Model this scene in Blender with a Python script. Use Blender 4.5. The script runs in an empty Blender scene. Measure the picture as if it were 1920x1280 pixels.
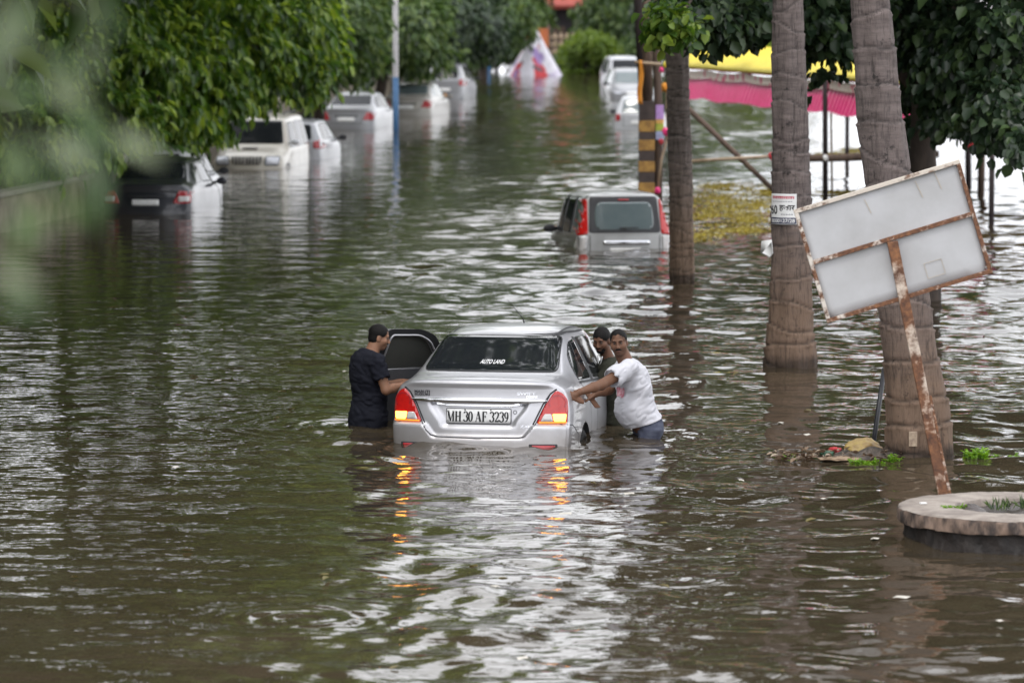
import bpy, bmesh, math, random
import numpy as np
from mathutils import Vector, Matrix
from mathutils.bvhtree import BVHTree
random.seed(7)
RNG = np.random.default_rng(11)
PI = math.pi
S = bpy.context.scene
COL = S.collection
R = math.radians

# ------------------------------------------------------------------ camera measurements
FPX, HC, VH = 8000.0, 4.17, -20.0
PITCH = math.atan((640 - VH) / FPX)
CP, SP = math.cos(PITCH), math.sin(PITCH)

def ray(u, v):
    a = (u - 960) / FPX; b = (640 - v) / FPX
    return Vector((a, CP + b * SP, -SP + b * CP))

def at(u, v, z=0.0):                     # the point at height z seen at photo pixel (u, v)
    d = ray(u, v); t = (z - HC) / d.z
    return Vector((0, 0, HC)) + d * t

def atY(u, v, Y):                        # the point at distance Y
    d = ray(u, v); t = Y / d.y
    return Vector((0, 0, HC)) + d * t

# ------------------------------------------------------------------ object helpers
def tag(o, label=None, cat=None, group=None, kind=None):
    if label: o['label'] = label
    if cat: o['category'] = cat
    if group: o['group'] = group
    if kind: o['kind'] = kind
    return o

def empty(name, loc=(0, 0, 0), rot=(0, 0, 0), label=None, cat=None, group=None):
    o = bpy.data.objects.new(name, None); COL.objects.link(o)
    o.location = loc; o.rotation_euler = rot; o.empty_display_size = .2
    return tag(o, label, cat, group)

def link(name, me, mat=None, parent=None, smooth=True):
    o = bpy.data.objects.new(name, me); COL.objects.link(o)
    if mat is not None:
        for m in (mat if isinstance(mat, (list, tuple)) else [mat]): me.materials.append(m)
    if parent is not None: o.parent = parent
    if smooth and len(me.polygons):
        me.polygons.foreach_set('use_smooth', [True] * len(me.polygons))
    return o

def obj(name, verts, faces, mat=None, parent=None, smooth=True):
    me = bpy.data.meshes.new(name)
    me.from_pydata([tuple(v) for v in verts], [], [tuple(f) for f in faces]); me.update()
    return link(name, me, mat, parent, smooth)

def bmobj(name, bm, mat=None, parent=None, smooth=True):
    me = bpy.data.meshes.new(name); bm.to_mesh(me); bm.free()
    return link(name, me, mat, parent, smooth)

def npmesh(name, V, F):                  # F: (n,3) or (n,4) array
    me = bpy.data.meshes.new(name)
    V = np.asarray(V, np.float32); F = np.asarray(F, np.int32)
    k = F.shape[1]
    me.vertices.add(len(V)); me.vertices.foreach_set('co', V.ravel())
    me.loops.add(F.size); me.loops.foreach_set('vertex_index', F.ravel())
    me.polygons.add(len(F)); me.polygons.foreach_set('loop_start', np.arange(0, F.size, k, dtype=np.int32))
    me.polygons.foreach_set('loop_total', np.full(len(F), k, np.int32))
    me.update(calc_edges=True); me.validate()
    return me

class MB:                                # collects simple shapes into one mesh
    def __init__(s): s.v = []; s.f = []
    def add(s, V, F):
        b = len(s.v); s.v += [tuple(x) for x in V]; s.f += [tuple(i + b for i in f) for f in F]; return s
    def box(s, c, d, M=None, bev=0.0):
        bm = bmesh.new(); bmesh.ops.create_cube(bm, size=1)
        for v in bm.verts: v.co = Vector((v.co.x * d[0], v.co.y * d[1], v.co.z * d[2]))
        if bev: bmesh.ops.bevel(bm, geom=bm.edges[:], offset=bev, segments=2, affect='EDGES', profile=.5)
        bm.verts.index_update()
        V = [(M @ v.co if M else v.co) + Vector(c) for v in bm.verts]
        F = [[x.index for x in f.verts] for f in bm.faces]; bm.free()
        return s.add(V, F)
    def beam(s, a, b, w, h, up=(0, 0, 1), bev=.003):
        a, b = Vector(a), Vector(b); y = (b - a).normalized(); z = Vector(up)
        x = y.cross(z).normalized(); z = x.cross(y).normalized()
        M = Matrix((x, y, z)).transposed()
        return s.box((a + b) / 2, (w, (b - a).length, h), M, bev)
    def tube(s, pts, rad, n=10, cap=True):
        P = [Vector(p) for p in pts]
        if not isinstance(rad, (list, tuple)): rad = [rad] * len(P)
        V = []; prev = None
        for i, p in enumerate(P):
            t = (P[min(i + 1, len(P) - 1)] - P[max(i - 1, 0)]).normalized()
            if prev is None:
                a = Vector((0, 0, 1)) if abs(t.z) < .9 else Vector((1, 0, 0))
                x = t.cross(a).normalized()
            else:
                x = (prev - t * prev.dot(t)).normalized()
            prev = x; y = t.cross(x)
            for k in range(n):
                a = 2 * PI * k / n
                V.append(p + (x * math.cos(a) + y * math.sin(a)) * rad[i])
        F = []
        for i in range(len(P) - 1):
            for k in range(n):
                k2 = (k + 1) % n
                F.append((i * n + k, i * n + k2, (i + 1) * n + k2, (i + 1) * n + k))
        if cap:
            F.append(tuple(range(n))[::-1]); F.append(tuple((len(P) - 1) * n + k for k in range(n)))
        return s.add(V, F)
    def lathe(s, prof, n=64, c=(0, 0, 0), close=False):
        V = []; F = []; m = len(prof)
        for k in range(n):
            a = 2 * PI * k / n
            for (r, z) in prof: V.append((c[0] + r * math.cos(a), c[1] + r * math.sin(a), c[2] + z))
        for k in range(n):
            k2 = (k + 1) % n
            for i in range(m - 1 + (1 if close else 0)):
                j = (i + 1) % m
                F.append((k * m + i, k2 * m + i, k2 * m + j, k * m + j))
        return s.add(V, F)
    def build(s, name, mat=None, parent=None, smooth=False): return obj(name, s.v, s.f, mat, parent, smooth)

def shade_auto(o, ang=35):
    me = o.data
    bm = bmesh.new(); bm.from_mesh(me)
    for e in bm.edges:
        e.smooth = not (len(e.link_faces) == 2 and e.calc_face_angle(0) > R(ang))
    for f in bm.faces: f.smooth = True
    bm.to_mesh(me); bm.free()
    return o

# ------------------------------------------------------------------ materials
def nodes(name):
    m = bpy.data.materials.new(name); m.use_nodes = True
    nt = m.node_tree; b = nt.nodes['Principled BSDF']
    return m, nt, b

def N(nt, typ, **kw):
    n = nt.nodes.new(typ)
    for k, v in kw.items():
        if k.startswith('i_'):
            key = k[2:]
            n.inputs[int(key) if key.isdigit() else key.replace('_', ' ')].default_value = v
        else: setattr(n, k, v)
    return n

def c4(c): return (c[0], c[1], c[2], 1)

def mat(name, col, rough=.5, metal=0.0, col2=None, scale=4.0, detail=5, stretch=(1, 1, 1), lo=.35, hi=.65,
        bump=0.0, bscale=None, coat=0.0, spec=.5, emit=None, estr=0.0, rvar=0.0):
    m, nt, b = nodes(name); L = nt.links.new
    b.inputs['Roughness'].default_value = rough; b.inputs['Metallic'].default_value = metal
    b.inputs['Specular IOR Level'].default_value = spec
    b.inputs['Coat Weight'].default_value = coat; b.inputs['Coat Roughness'].default_value = .06
    tc = N(nt, 'ShaderNodeTexCoord'); mp = N(nt, 'ShaderNodeMapping'); mp.inputs['Scale'].default_value = stretch
    L(tc.outputs['Object'], mp.inputs['Vector'])
    if col2 is None: col2 = tuple(x * .82 for x in col)
    no = N(nt, 'ShaderNodeTexNoise', i_Scale=scale, i_Detail=detail, i_Roughness=.6)
    L(mp.outputs[0], no.inputs['Vector'])
    rp = N(nt, 'ShaderNodeMapRange'); rp.inputs[1].default_value = lo; rp.inputs[2].default_value = hi
    L(no.outputs['Fac'], rp.inputs[0])
    mx = N(nt, 'ShaderNodeMix', data_type='RGBA')
    mx.inputs[6].default_value = c4(col); mx.inputs[7].default_value = c4(col2)
    L(rp.outputs[0], mx.inputs[0]); L(mx.outputs[2], b.inputs['Base Color'])
    if rvar:
        rr = N(nt, 'ShaderNodeMapRange'); rr.inputs[3].default_value = rough; rr.inputs[4].default_value = rough + rvar
        L(rp.outputs[0], rr.inputs[0]); L(rr.outputs[0], b.inputs['Roughness'])
    if bump:
        n2 = N(nt, 'ShaderNodeTexNoise', i_Scale=bscale or scale * 3, i_Detail=6)
        L(mp.outputs[0], n2.inputs['Vector'])
        bp = N(nt, 'ShaderNodeBump', i_Strength=bump, i_Distance=.02)
        L(n2.outputs['Fac'], bp.inputs['Height']); L(bp.outputs[0], b.inputs['Normal'])
    if emit is not None:
        b.inputs['Emission Color'].default_value = c4(emit); b.inputs['Emission Strength'].default_value = estr
    return m

def leafmat(name, c1, c2, c3, trans=.3, rough=.38, spec=.5):
    m, nt, b = nodes(name); L = nt.links.new
    g = N(nt, 'ShaderNodeNewGeometry')
    cr = N(nt, 'ShaderNodeValToRGB'); e = cr.color_ramp.elements
    e[0].color = c4(c1); e[1].color = c4(c3); x = e.new(.55); x.color = c4(c2)
    L(g.outputs['Random Per Island'], cr.inputs[0])
    L(cr.outputs[0], b.inputs['Base Color']); b.inputs['Roughness'].default_value = rough
    b.inputs['Specular IOR Level'].default_value = spec
    tr = N(nt, 'ShaderNodeBsdfTranslucent')
    hs = N(nt, 'ShaderNodeHueSaturation', i_Saturation=1.15, i_Value=1.7, i_Hue=.485)
    L(cr.outputs[0], hs.inputs['Color']); L(hs.outputs[0], tr.inputs[0])
    ms = N(nt, 'ShaderNodeMixShader', i_0=trans)
    out = nt.nodes['Material Output']
    L(b.outputs[0], ms.inputs[1]); L(tr.outputs[0], ms.inputs[2]); L(ms.outputs[0], out.inputs['Surface'])
    return m

M = {}
def paint(name, col, metal=.0, rough=.35): M[name] = mat(name, col, rough, metal, tuple(c * .9 for c in col), 2.0, coat=.6, rvar=.06)
paint('silver_paint', (.52, .52, .55), .62, .33)
paint('grey_paint', (.34, .345, .345), .5, .38)
paint('dark_paint', (.03, .032, .042), .3, .3)
paint('white_paint', (.52, .53, .56))
paint('cream_paint', (.50, .47, .41))
paint('beige_paint', (.36, .34, .31), .25)
paint('pale_paint', (.30, .305, .325), .35)
def silt_line(name):
    # thin brown film left on the lower body, ragged upper edge
    m = M[name]; nt = m.node_tree; L = nt.links.new; b = nt.nodes['Principled BSDF']
    src = b.inputs['Base Color'].links[0].from_socket
    tc = N(nt, 'ShaderNodeTexCoord'); sx = N(nt, 'ShaderNodeSeparateXYZ'); L(tc.outputs['Object'], sx.inputs[0])
    no = N(nt, 'ShaderNodeTexNoise', i_Scale=7.0, i_Detail=8, i_Roughness=.7); L(tc.outputs['Object'], no.inputs['Vector'])
    ma = N(nt, 'ShaderNodeMath', operation='MULTIPLY_ADD'); ma.inputs[1].default_value = .22; L(no.outputs['Fac'], ma.inputs[0]); L(sx.outputs['Z'], ma.inputs[2])
    mr = N(nt, 'ShaderNodeMapRange'); mr.inputs[1].default_value = .60; mr.inputs[2].default_value = .76; mr.inputs[3].default_value = .42; mr.inputs[4].default_value = .04; L(ma.outputs[0], mr.inputs[0])
    mx = N(nt, 'ShaderNodeMix', data_type='RGBA'); mx.inputs[7].default_value = (.22, .17, .12, 1); L(mr.outputs[0], mx.inputs[0]); L(src, mx.inputs[6]); L(mx.outputs[2], b.inputs['Base Color'])
silt_line('silver_paint')
M['glass'] = mat('tinted_glass', (.012, .014, .017), .05, 0, (.016, .018, .02), spec=.55)
M['glass_main'] = mat('rear_glass', (.012, .014, .017), .05, 0, (.016, .018, .02), spec=.55)
M['glass'].node_tree.nodes['Principled BSDF'].inputs['IOR'].default_value = 1.22
M['glass_pale'] = mat('pale_glass', (.10, .13, .14), .06, 0, (.13, .16, .165), 1.5, spec=.8)
M['rubber'] = mat('black_rubber', (.018, .018, .02), .6)
M['trim'] = mat('dark_trim', (.03, .031, .036), .55)
M['cavity'] = mat('dark_interior', (.02, .02, .022), .8)
M['chrome'] = mat('chrome', (.75, .76, .8), .09, 1.0, (.7, .71, .75))
M['red_lens'] = mat('red_lens', (.40, .008, .008), .14, 0, (.30, .006, .008), 16, coat=.7, emit=(.9, .03, .015), estr=.12)
M['red_lens_dull'] = mat('unlit_red_lens', (.40, .02, .03), .2, 0, (.3, .015, .02), 12, coat=.6)
M['clear_lens'] = mat('clear_lens', (.65, .62, .6), .15, 0, (.5, .5, .52), 20, coat=.6)
M['amber_glow'] = mat('lit_amber_lamp', (.9, .5, .1), .3, emit=(1, .45, .06), estr=6.5)
M['amber_edge'] = mat('amber_lens', (.8, .3, .05), .2, emit=(1, .25, .03), estr=1.2)
M['headlamp'] = mat('headlamp_lens', (.38, .40, .46), .12, .1, (.55, .56, .6), 14, coat=.8)
M['plate'] = mat('number_plate_white', (.78, .78, .78), .45, 0, (.66, .66, .66), 20)
M['ink'] = mat('black_ink', (.012, .012, .014), .5)
M['sticker'] = mat('white_sticker', (.8, .8, .8), .5)
M['seam'] = mat('panel_gap', (.03, .03, .034), .8)
M['tyre'] = mat('tyre', (.02, .02, .02), .8, bump=.3)
M['alloy'] = mat('wheel_steel', (.35, .35, .37), .4, .8)
M['door_trim'] = mat('grey_door_lining', (.05, .052, .058), .6, 0, (.07, .07, .075), 5)
M['mesh_shade'] = mat('window_sunshade', (.055, .057, .05), .7, 0, (.065, .065, .058), 3)

def rust(name, paintc, amount, s=9.0):
    m, nt, b = nodes(name); L = nt.links.new
    tc = N(nt, 'ShaderNodeTexCoord')
    n1 = N(nt, 'ShaderNodeTexNoise', i_Scale=s, i_Detail=8, i_Roughness=.7); L(tc.outputs['Object'], n1.inputs['Vector'])
    n2 = N(nt, 'ShaderNodeTexNoise', i_Scale=s * 4, i_Detail=6, i_Roughness=.7); L(tc.outputs['Object'], n2.inputs['Vector'])
    cr = N(nt, 'ShaderNodeValToRGB'); e = cr.color_ramp.elements
    e[0].color = (.04, .018, .012, 1); e[1].color = (.32, .14, .055, 1); x = e.new(.5); x.color = (.145, .062, .03, 1)
    e[0].position = .3; e[2].position = .72
    L(n2.outputs['Fac'], cr.inputs[0])
    mr = N(nt, 'ShaderNodeMapRange'); mr.inputs[1].default_value = amount - .06; mr.inputs[2].default_value = amount + .05
    L(n1.outputs['Fac'], mr.inputs[0])
    mx = N(nt, 'ShaderNodeMix', data_type='RGBA'); mx.inputs[7].default_value = c4(paintc)
    L(mr.outputs[0], mx.inputs[0]); L(cr.outputs[0], mx.inputs[6]); L(mx.outputs[2], b.inputs['Base Color'])
    b.inputs['Roughness'].default_value = .7
    bp = N(nt, 'ShaderNodeBump', i_Strength=.4, i_Distance=.01); L(n2.outputs['Fac'], bp.inputs['Height']); L(bp.outputs[0], b.inputs['Normal'])
    return m
M['rust'] = rust('rusty_iron', (.62, .56, .50), .60)
M['rust_light'] = rust('pale_rusty_iron', (.58, .52, .45), .42)
M['rust_post'] = rust('rusty_post', (.60, .52, .44), .60, 3.2)
M['rust_pale'] = rust('rusty_painted_iron', (.60, .55, .49), .50)
M['panel_back'] = mat('grey_sheet_back', (.47, .475, .49), .5, 0, (.39, .39, .395), 2.2, bump=.05, bscale=5)
M['stain'] = mat('rust_stain', (.50, .44, .36), .6)

def barkmat(name, c1, c2, wet):
    m, nt, b = nodes(name); L = nt.links.new
    at_ = N(nt, 'ShaderNodeAttribute', attribute_name='scar')
    tc = N(nt, 'ShaderNodeTexCoord')
    mp = N(nt, 'ShaderNodeMapping'); mp.inputs['Scale'].default_value = (1.5, 1.5, 9)
    mv = N(nt, 'ShaderNodeMapping'); mv.inputs['Scale'].default_value = (14, 14, 2.2)
    L(tc.outputs['Object'], mp.inputs[0]); L(tc.outputs['Object'], mv.inputs[0])
    a = N(nt, 'ShaderNodeTexNoise', i_Scale=2.2, i_Detail=7, i_Roughness=.65); L(mp.outputs[0], a.inputs['Vector'])
    v = N(nt, 'ShaderNodeTexNoise', i_Scale=2.0, i_Detail=7, i_Roughness=.7); L(mv.outputs[0], v.inputs['Vector'])
    mr = N(nt, 'ShaderNodeMapRange'); mr.inputs[1].default_value = .3; mr.inputs[2].default_value = .7; L(a.outputs['Fac'], mr.inputs[0])
    mx = N(nt, 'ShaderNodeMix', data_type='RGBA'); mx.inputs[6].default_value = c4(c1); mx.inputs[7].default_value = c4(c2)
    L(mr.outputs[0], mx.inputs[0])
    # soaked brown lower trunk with a ragged upper edge
    sx = N(nt, 'ShaderNodeSeparateXYZ'); L(tc.outputs['Object'], sx.inputs[0])
    ad = N(nt, 'ShaderNodeMath', operation='MULTIPLY_ADD'); ad.inputs[1].default_value = 1.1; L(a.outputs['Fac'], ad.inputs[0]); L(sx.outputs['Z'], ad.inputs[2])
    m2 = N(nt, 'ShaderNodeMapRange'); m2.inputs[1].default_value = 1.15; m2.inputs[2].default_value = 2.3; L(ad.outputs[0], m2.inputs[0])
    mx2 = N(nt, 'ShaderNodeMix', data_type='RGBA'); mx2.inputs[6].default_value = c4(wet)
    L(m2.outputs[0], mx2.inputs[0]); L(mx.outputs[2], mx2.inputs[7])
    # fine dark cracks
    cr = N(nt, 'ShaderNodeMapRange'); cr.inputs[1].default_value = .33; cr.inputs[2].default_value = .5; L(v.outputs['Fac'], cr.inputs[0])
    cr.inputs[3].default_value = .38
    # dark scars
    sc = N(nt, 'ShaderNodeTexNoise', i_Scale=5.5, i_Detail=6, i_Roughness=.75); L(tc.outputs['Object'], sc.inputs['Vector'])
    s2 = N(nt, 'ShaderNodeMapRange'); s2.inputs[1].default_value = .35; s2.inputs[2].default_value = .41; s2.inputs[3].default_value = .3; L(sc.outputs['Fac'], s2.inputs[0])
    mu0 = N(nt, 'ShaderNodeMath', operation='MULTIPLY'); L(cr.outputs[0], mu0.inputs[0]); L(s2.outputs[0], mu0.inputs[1])
    mu = N(nt, 'ShaderNodeMath', operation='MULTIPLY'); L(mu0.outputs[0], mu.inputs[0]); L(at_.outputs['Fac'], mu.inputs[1])
    mm = N(nt, 'ShaderNodeMix', data_type='RGBA', blend_type='MULTIPLY'); mm.inputs[0].default_value = 1
    # soaked dark band where the water laps
    ad2 = N(nt, 'ShaderNodeMath', operation='MULTIPLY_ADD'); ad2.inputs[1].default_value = -.16; L(sc.outputs['Fac'], ad2.inputs[0]); L(sx.outputs['Z'], ad2.inputs[2])
    m3 = N(nt, 'ShaderNodeMapRange'); m3.inputs[1].default_value = -.02; m3.inputs[2].default_value = .07; m3.inputs[3].default_value = .35; m3.inputs[4].default_value = 1; L(ad2.outputs[0], m3.inputs[0])
    mw = N(nt, 'ShaderNodeMath', operation='MULTIPLY'); L(mu.outputs[0], mw.inputs[0]); L(m3.outputs[0], mw.inputs[1]); mu = mw
    L(mx2.outputs[2], mm.inputs[6]); L(mu.outputs[0], mm.inputs[7]); L(mm.outputs[2], b.inputs['Base Color'])
    b.inputs['Roughness'].default_value = .85
    bp = N(nt, 'ShaderNodeBump', i_Strength=1.0, i_Distance=.03); L(v.outputs['Fac'], bp.inputs['Height']); L(bp.outputs[0], b.inputs['Normal'])
    return m
M['palm_bark'] = barkmat('palm_bark', (.205, .165, .155), (.095, .075, .07), (.185, .122, .085))
M['palm_bark_pale'] = barkmat('pale_palm_bark', (.31, .255, .23), (.155, .125, .11), (.27, .185, .13))
M['bark'] = mat('tree_bark', (.10, .075, .06), .9, 0, (.045, .035, .03), 6, stretch=(1, 1, .3), bump=.5)
M['wood'] = mat('weathered_wood', (.16, .11, .08), .8, 0, (.08, .055, .045), 6, stretch=(3, 3, .5), bump=.2)
M['bamboo'] = mat('dry_bamboo', (.42, .32, .22), .6, 0, (.28, .20, .13), 5, stretch=(2, 2, .6))
M['leaf_bright'] = leafmat('bright_leaf', (.034, .080, .017), (.095, .185, .032), (.32, .43, .085), .36)
M['leaf_mid'] = leafmat('mid_leaf', (.030, .060, .020), (.075, .135, .038), (.17, .235, .07), .28)
M['leaf_dark'] = leafmat('dark_leaf', (.017, .034, .018), (.032, .058, .028), (.07, .115, .04), .22)
M['leaf_grey'] = leafmat('grey_green_leaf', (.04, .08, .028), (.085, .14, .055), (.21, .25, .15), .22)
M['leaf_weed'] = leafmat('weed_leaf', (.10, .22, .02), (.16, .32, .03), (.24, .40, .06), .35)
M['leaf_bush'] = leafmat('bush_leaf', (.08, .14, .02), (.14, .22, .03), (.22, .30, .06), .3)
CLOUD, SUN, EXPO = 19.0, .9, 0.10
# ------------------------------------------------------------------ vehicles
FR = (0, .38, .75)
def section(y, w, zb, zs, xb, zbelt, xr, zr, crown=.03):
    """half profile, bottom centre to roof centre"""
    e = .86
    pts = [(0, zb), (w * e * .38, zb), (w * e * .75, zb), (w * e, zb + .01), (w * .975, zb + .09), (w, zb + (zs - zb) * .55), (w * .982, zs)]
    A = (xb, zbelt); B = (xr, zr - crown)
    pts += [A, (A[0] + (B[0] - A[0]) * .14, A[1] + (B[1] - A[1]) * .14), (A[0] + (B[0] - A[0]) * .86, A[1] + (B[1] - A[1]) * .86),
            (xr * .965, zr - crown * .62), (xr * .74, zr - crown * .28), (xr * .38, zr - crown * .06), (0, zr)]
    return [(x, y, z) for x, z in pts]

def loft(stations, warp=None, levels=2):
    secs = [section(*s) for s in stations]
    n = len(secs[0]); bm = bmesh.new(); grid = []
    for sec in secs:
        ring = []
        for k, (x, y, z) in enumerate(sec):              # left half, then right half
            ring.append(bm.verts.new((-x, y, z)))
        for k in range(n - 2, 0, -1):
            x, y, z = sec[k]; ring.append(bm.verts.new((x, y, z)))
        grid.append(ring)
    m = len(grid[0])
    for i in range(len(grid) - 1):
        for k in range(m):
            k2 = (k + 1) % m
            bm.faces.new((grid[i][k], grid[i][k2], grid[i + 1][k2], grid[i + 1][k]))
    def cap(ring, sec, flip):
        fr = [-1, -.75, -.38, 0, .38, .75, 1]
        opp = lambda k: (m - k) % m
        rows = [[ring[3], ring[2], ring[1], ring[0], ring[opp(1)], ring[opp(2)], ring[opp(3)]]]
        for k in range(4, 10):
            L_, R_ = ring[k], ring[opp(k)]
            rows.append([L_] + [bm.verts.new((R_.co.x * f, L_.co.y, L_.co.z)) for f in fr[1:-1]] + [R_])
        rows.append([ring[10], ring[11], ring[12], ring[13], ring[opp(12)], ring[opp(11)], ring[opp(10)]])
        for a, b in zip(rows, rows[1:]):
            for j in range(6):
                q = (a[j], a[j + 1], b[j + 1], b[j])
                bm.faces.new(q if not flip else q[::-1])
    cap(grid[0], secs[0], False); cap(grid[-1], secs[-1], True)
    if warp:
        for v in bm.verts: v.co = warp(v.co.copy())
    bmesh.ops.recalc_face_normals(bm, faces=bm.faces[:])
    me = bpy.data.meshes.new('hull'); bm.to_mesh(me); bm.free()
    o = bpy.data.objects.new('hull', me); COL.objects.link(o)
    md = o.modifiers.new('s', 'SUBSURF'); md.levels = levels; md.render_levels = levels
    bpy.context.view_layer.update()
    dg = bpy.context.evaluated_depsgraph_get()
    me2 = bpy.data.meshes.new_from_object(o.evaluated_get(dg))
    bpy.data.objects.remove(o); bpy.data.meshes.remove(me)
    return me2

def sstep(a, b, x):
    t = min(1, max(0, (x - a) / (b - a))); return t * t * (3 - 2 * t)

def carwarp(L, rear_curve=.12, front_curve=.25, rake=None, frake=None):
    def f(c):
        fr = sstep(1.1, 0, c.y); ff = sstep(L - 1.2, L, c.y)
        q = min(1.2, abs(c.x) / .75)
        c.y += fr * rear_curve * q ** 2.4 - ff * front_curve * q ** 2.2
        if rake: c.y += fr * rake(c.z)
        if frake: c.y -= ff * frake(c.z)
        return c
    return f

class Hull:
    def __init__(s, me):
        s.me = me
        me.calc_loop_triangles()
        vs = [v.co.copy() for v in me.vertices]
        s.bvh = BVHTree.FromPolygons(vs, [tuple(p.vertices) for p in me.polygons])
    def hit(s, a, b, axis, off):
        if axis == 'rear': o, d = Vector((a, -3, b)), Vector((0, 1, 0))
        elif axis == 'front': o, d = Vector((a, 9, b)), Vector((0, -1, 0))
        elif axis == 'right': o, d = Vector((3, a, b)), Vector((-1, 0, 0))
        elif axis == 'left': o, d = Vector((-3, a, b)), Vector((1, 0, 0))
        elif axis == 'top': o, d = Vector((a, b, 5)), Vector((0, 0, -1))
        p, n, i, t = s.bvh.ray_cast(o, d)
        if p is None:
            q = o + d * (3.05 if axis in ('rear', 'left', 'right') else (9 - s.me.vertices[0].co.y - 3.5 if axis == 'front' else 4))
            p, n, i, t = s.bvh.find_nearest(q)
        if n.dot(d) > 0: n = -n
        return p + n * off

def rnd(poly, r, n=4):
    out = []; m = len(poly)
    for i in range(m):
        p0, p, p1 = Vector(poly[i - 1]), Vector(poly[i]), Vector(poly[(i + 1) % m])
        a = (p0 - p); b = (p1 - p); rr = min(r, a.length * .45, b.length * .45)
        A = p + a.normalized() * rr; B = p + b.normalized() * rr
        for k in range(n + 1):
            t = k / n; out.append(tuple((A * (1 - t) + p * t) * (1 - t) + (p * (1 - t) + B * t) * t))
    return out

def gridpoly(poly, res):
    bm = bmesh.new()
    f = bm.faces.new([bm.verts.new((x, y, 0)) for x, y in poly])
    xs = [p[0] for p in poly]; ys = [p[1] for p in poly]
    for ax, lo, hi in ((0, min(xs), max(xs)), (1, min(ys), max(ys))):
        k = math.ceil(lo / res) * res
        while k < hi:
            co = [0, 0, 0]; no = [0, 0, 0]; co[ax] = k + 1e-5; no[ax] = 1
            bmesh.ops.bisect_plane(bm, geom=bm.verts[:] + bm.edges[:] + bm.faces[:], plane_co=co, plane_no=no)
            k += res
    bmesh.ops.triangulate(bm, faces=bm.faces[:])
    bm.verts.index_update()
    V = [(v.co.x, v.co.y) for v in bm.verts]; F = [[v.index for v in f.verts] for f in bm.faces]; bm.free()
    return V, F

def decal(h, name, poly, axis, m, parent, off=.004, res=.05, rim=.012):
    V, F = gridpoly(poly, res)
    P = [h.hit(a, b, axis, off) for a, b in V]
    # a rim folded back into the panel so that the piece has thickness
    nb = len(poly); edge = {}
    for f in F:
        for i in range(3):
            e = (f[i], f[(i + 1) % 3]); k = tuple(sorted(e))
            edge[k] = None if k in edge else e
    border = [e for e in edge.values() if e]
    mp = {}
    for a, b in border:
        for i in (a, b):
            if i not in mp:
                mp[i] = len(P); P.append(h.hit(V[i][0], V[i][1], axis, off - rim))
    F = F + [(b, a, mp[a], mp[b]) for a, b in border]
    return obj(name, P, F, m, parent)

def ribbon2(pts, w):
    """closed outline of a 2D line of width w (list or number)"""
    n = len(pts); ws = w if isinstance(w, (list, tuple)) else [w] * n; Lf = []; Rt = []
    for i in range(n):
        a = Vector(pts[max(0, i - 1)]); b = Vector(pts[min(n - 1, i + 1)])
        d = (b - a).normalized() if (b - a).length > 0 else Vector((1, 0)); q = Vector((-d.y, d.x)) * ws[i] / 2; p = Vector(pts[i])
        Lf.append(p + q); Rt.append(p - q)
    return Lf, Rt

def linedecal(h, name, pts, w, axis, m, parent, off=.002, step=.03, closed=False):
    P2 = []
    pp = pts + ([pts[0]] if closed else [])
    for a, b in zip(pp, pp[1:]):
        a, b = Vector(a), Vector(b); k = max(1, int((b - a).length / step))
        for i in range(k): P2.append(a + (b - a) * i / k)
    P2.append(Vector(pp[-1]))
    Lf, Rt = ribbon2([tuple(p) for p in P2], w)
    V = []; F = []
    for l, r in zip(Lf, Rt): V += [h.hit(l.x, l.y, axis, off), h.hit(r.x, r.y, axis, off)]
    for i in range(len(Lf) - 1): F.append((2 * i, 2 * i + 1, 2 * i + 3, 2 * i + 2))
    return obj(name, V, F, m, parent)

def text2d(s, size, width=None, bold=0.0, shear=0.0):
    cu = bpy.data.curves.new('t', 'FONT'); cu.body = s; cu.size = size; cu.offset = bold; cu.shear = shear; cu.resolution_u = 4
    cu.align_x = 'CENTER'; cu.align_y = 'CENTER'
    o = bpy.data.objects.new('t', cu); COL.objects.link(o); bpy.context.view_layer.update()
    me = bpy.data.meshes.new_from_object(o.evaluated_get(bpy.context.evaluated_depsgraph_get()))
    bpy.data.objects.remove(o); bpy.data.curves.remove(cu)
    V = [(v.co.x, v.co.y) for v in me.vertices]; F = [tuple(p.vertices) for p in me.polygons]; bpy.data.meshes.remove(me)
    if V and width:
        x0 = min(v[0] for v in V); x1 = max(v[0] for v in V); c = (x0 + x1) / 2; k = width / (x1 - x0)
        V = [((x - c) * k, y) for x, y in V]
    if V:
        y0 = min(v[1] for v in V); y1 = max(v[1] for v in V); V = [(x, y - (y0 + y1) / 2) for x, y in V]
    return V, F

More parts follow.
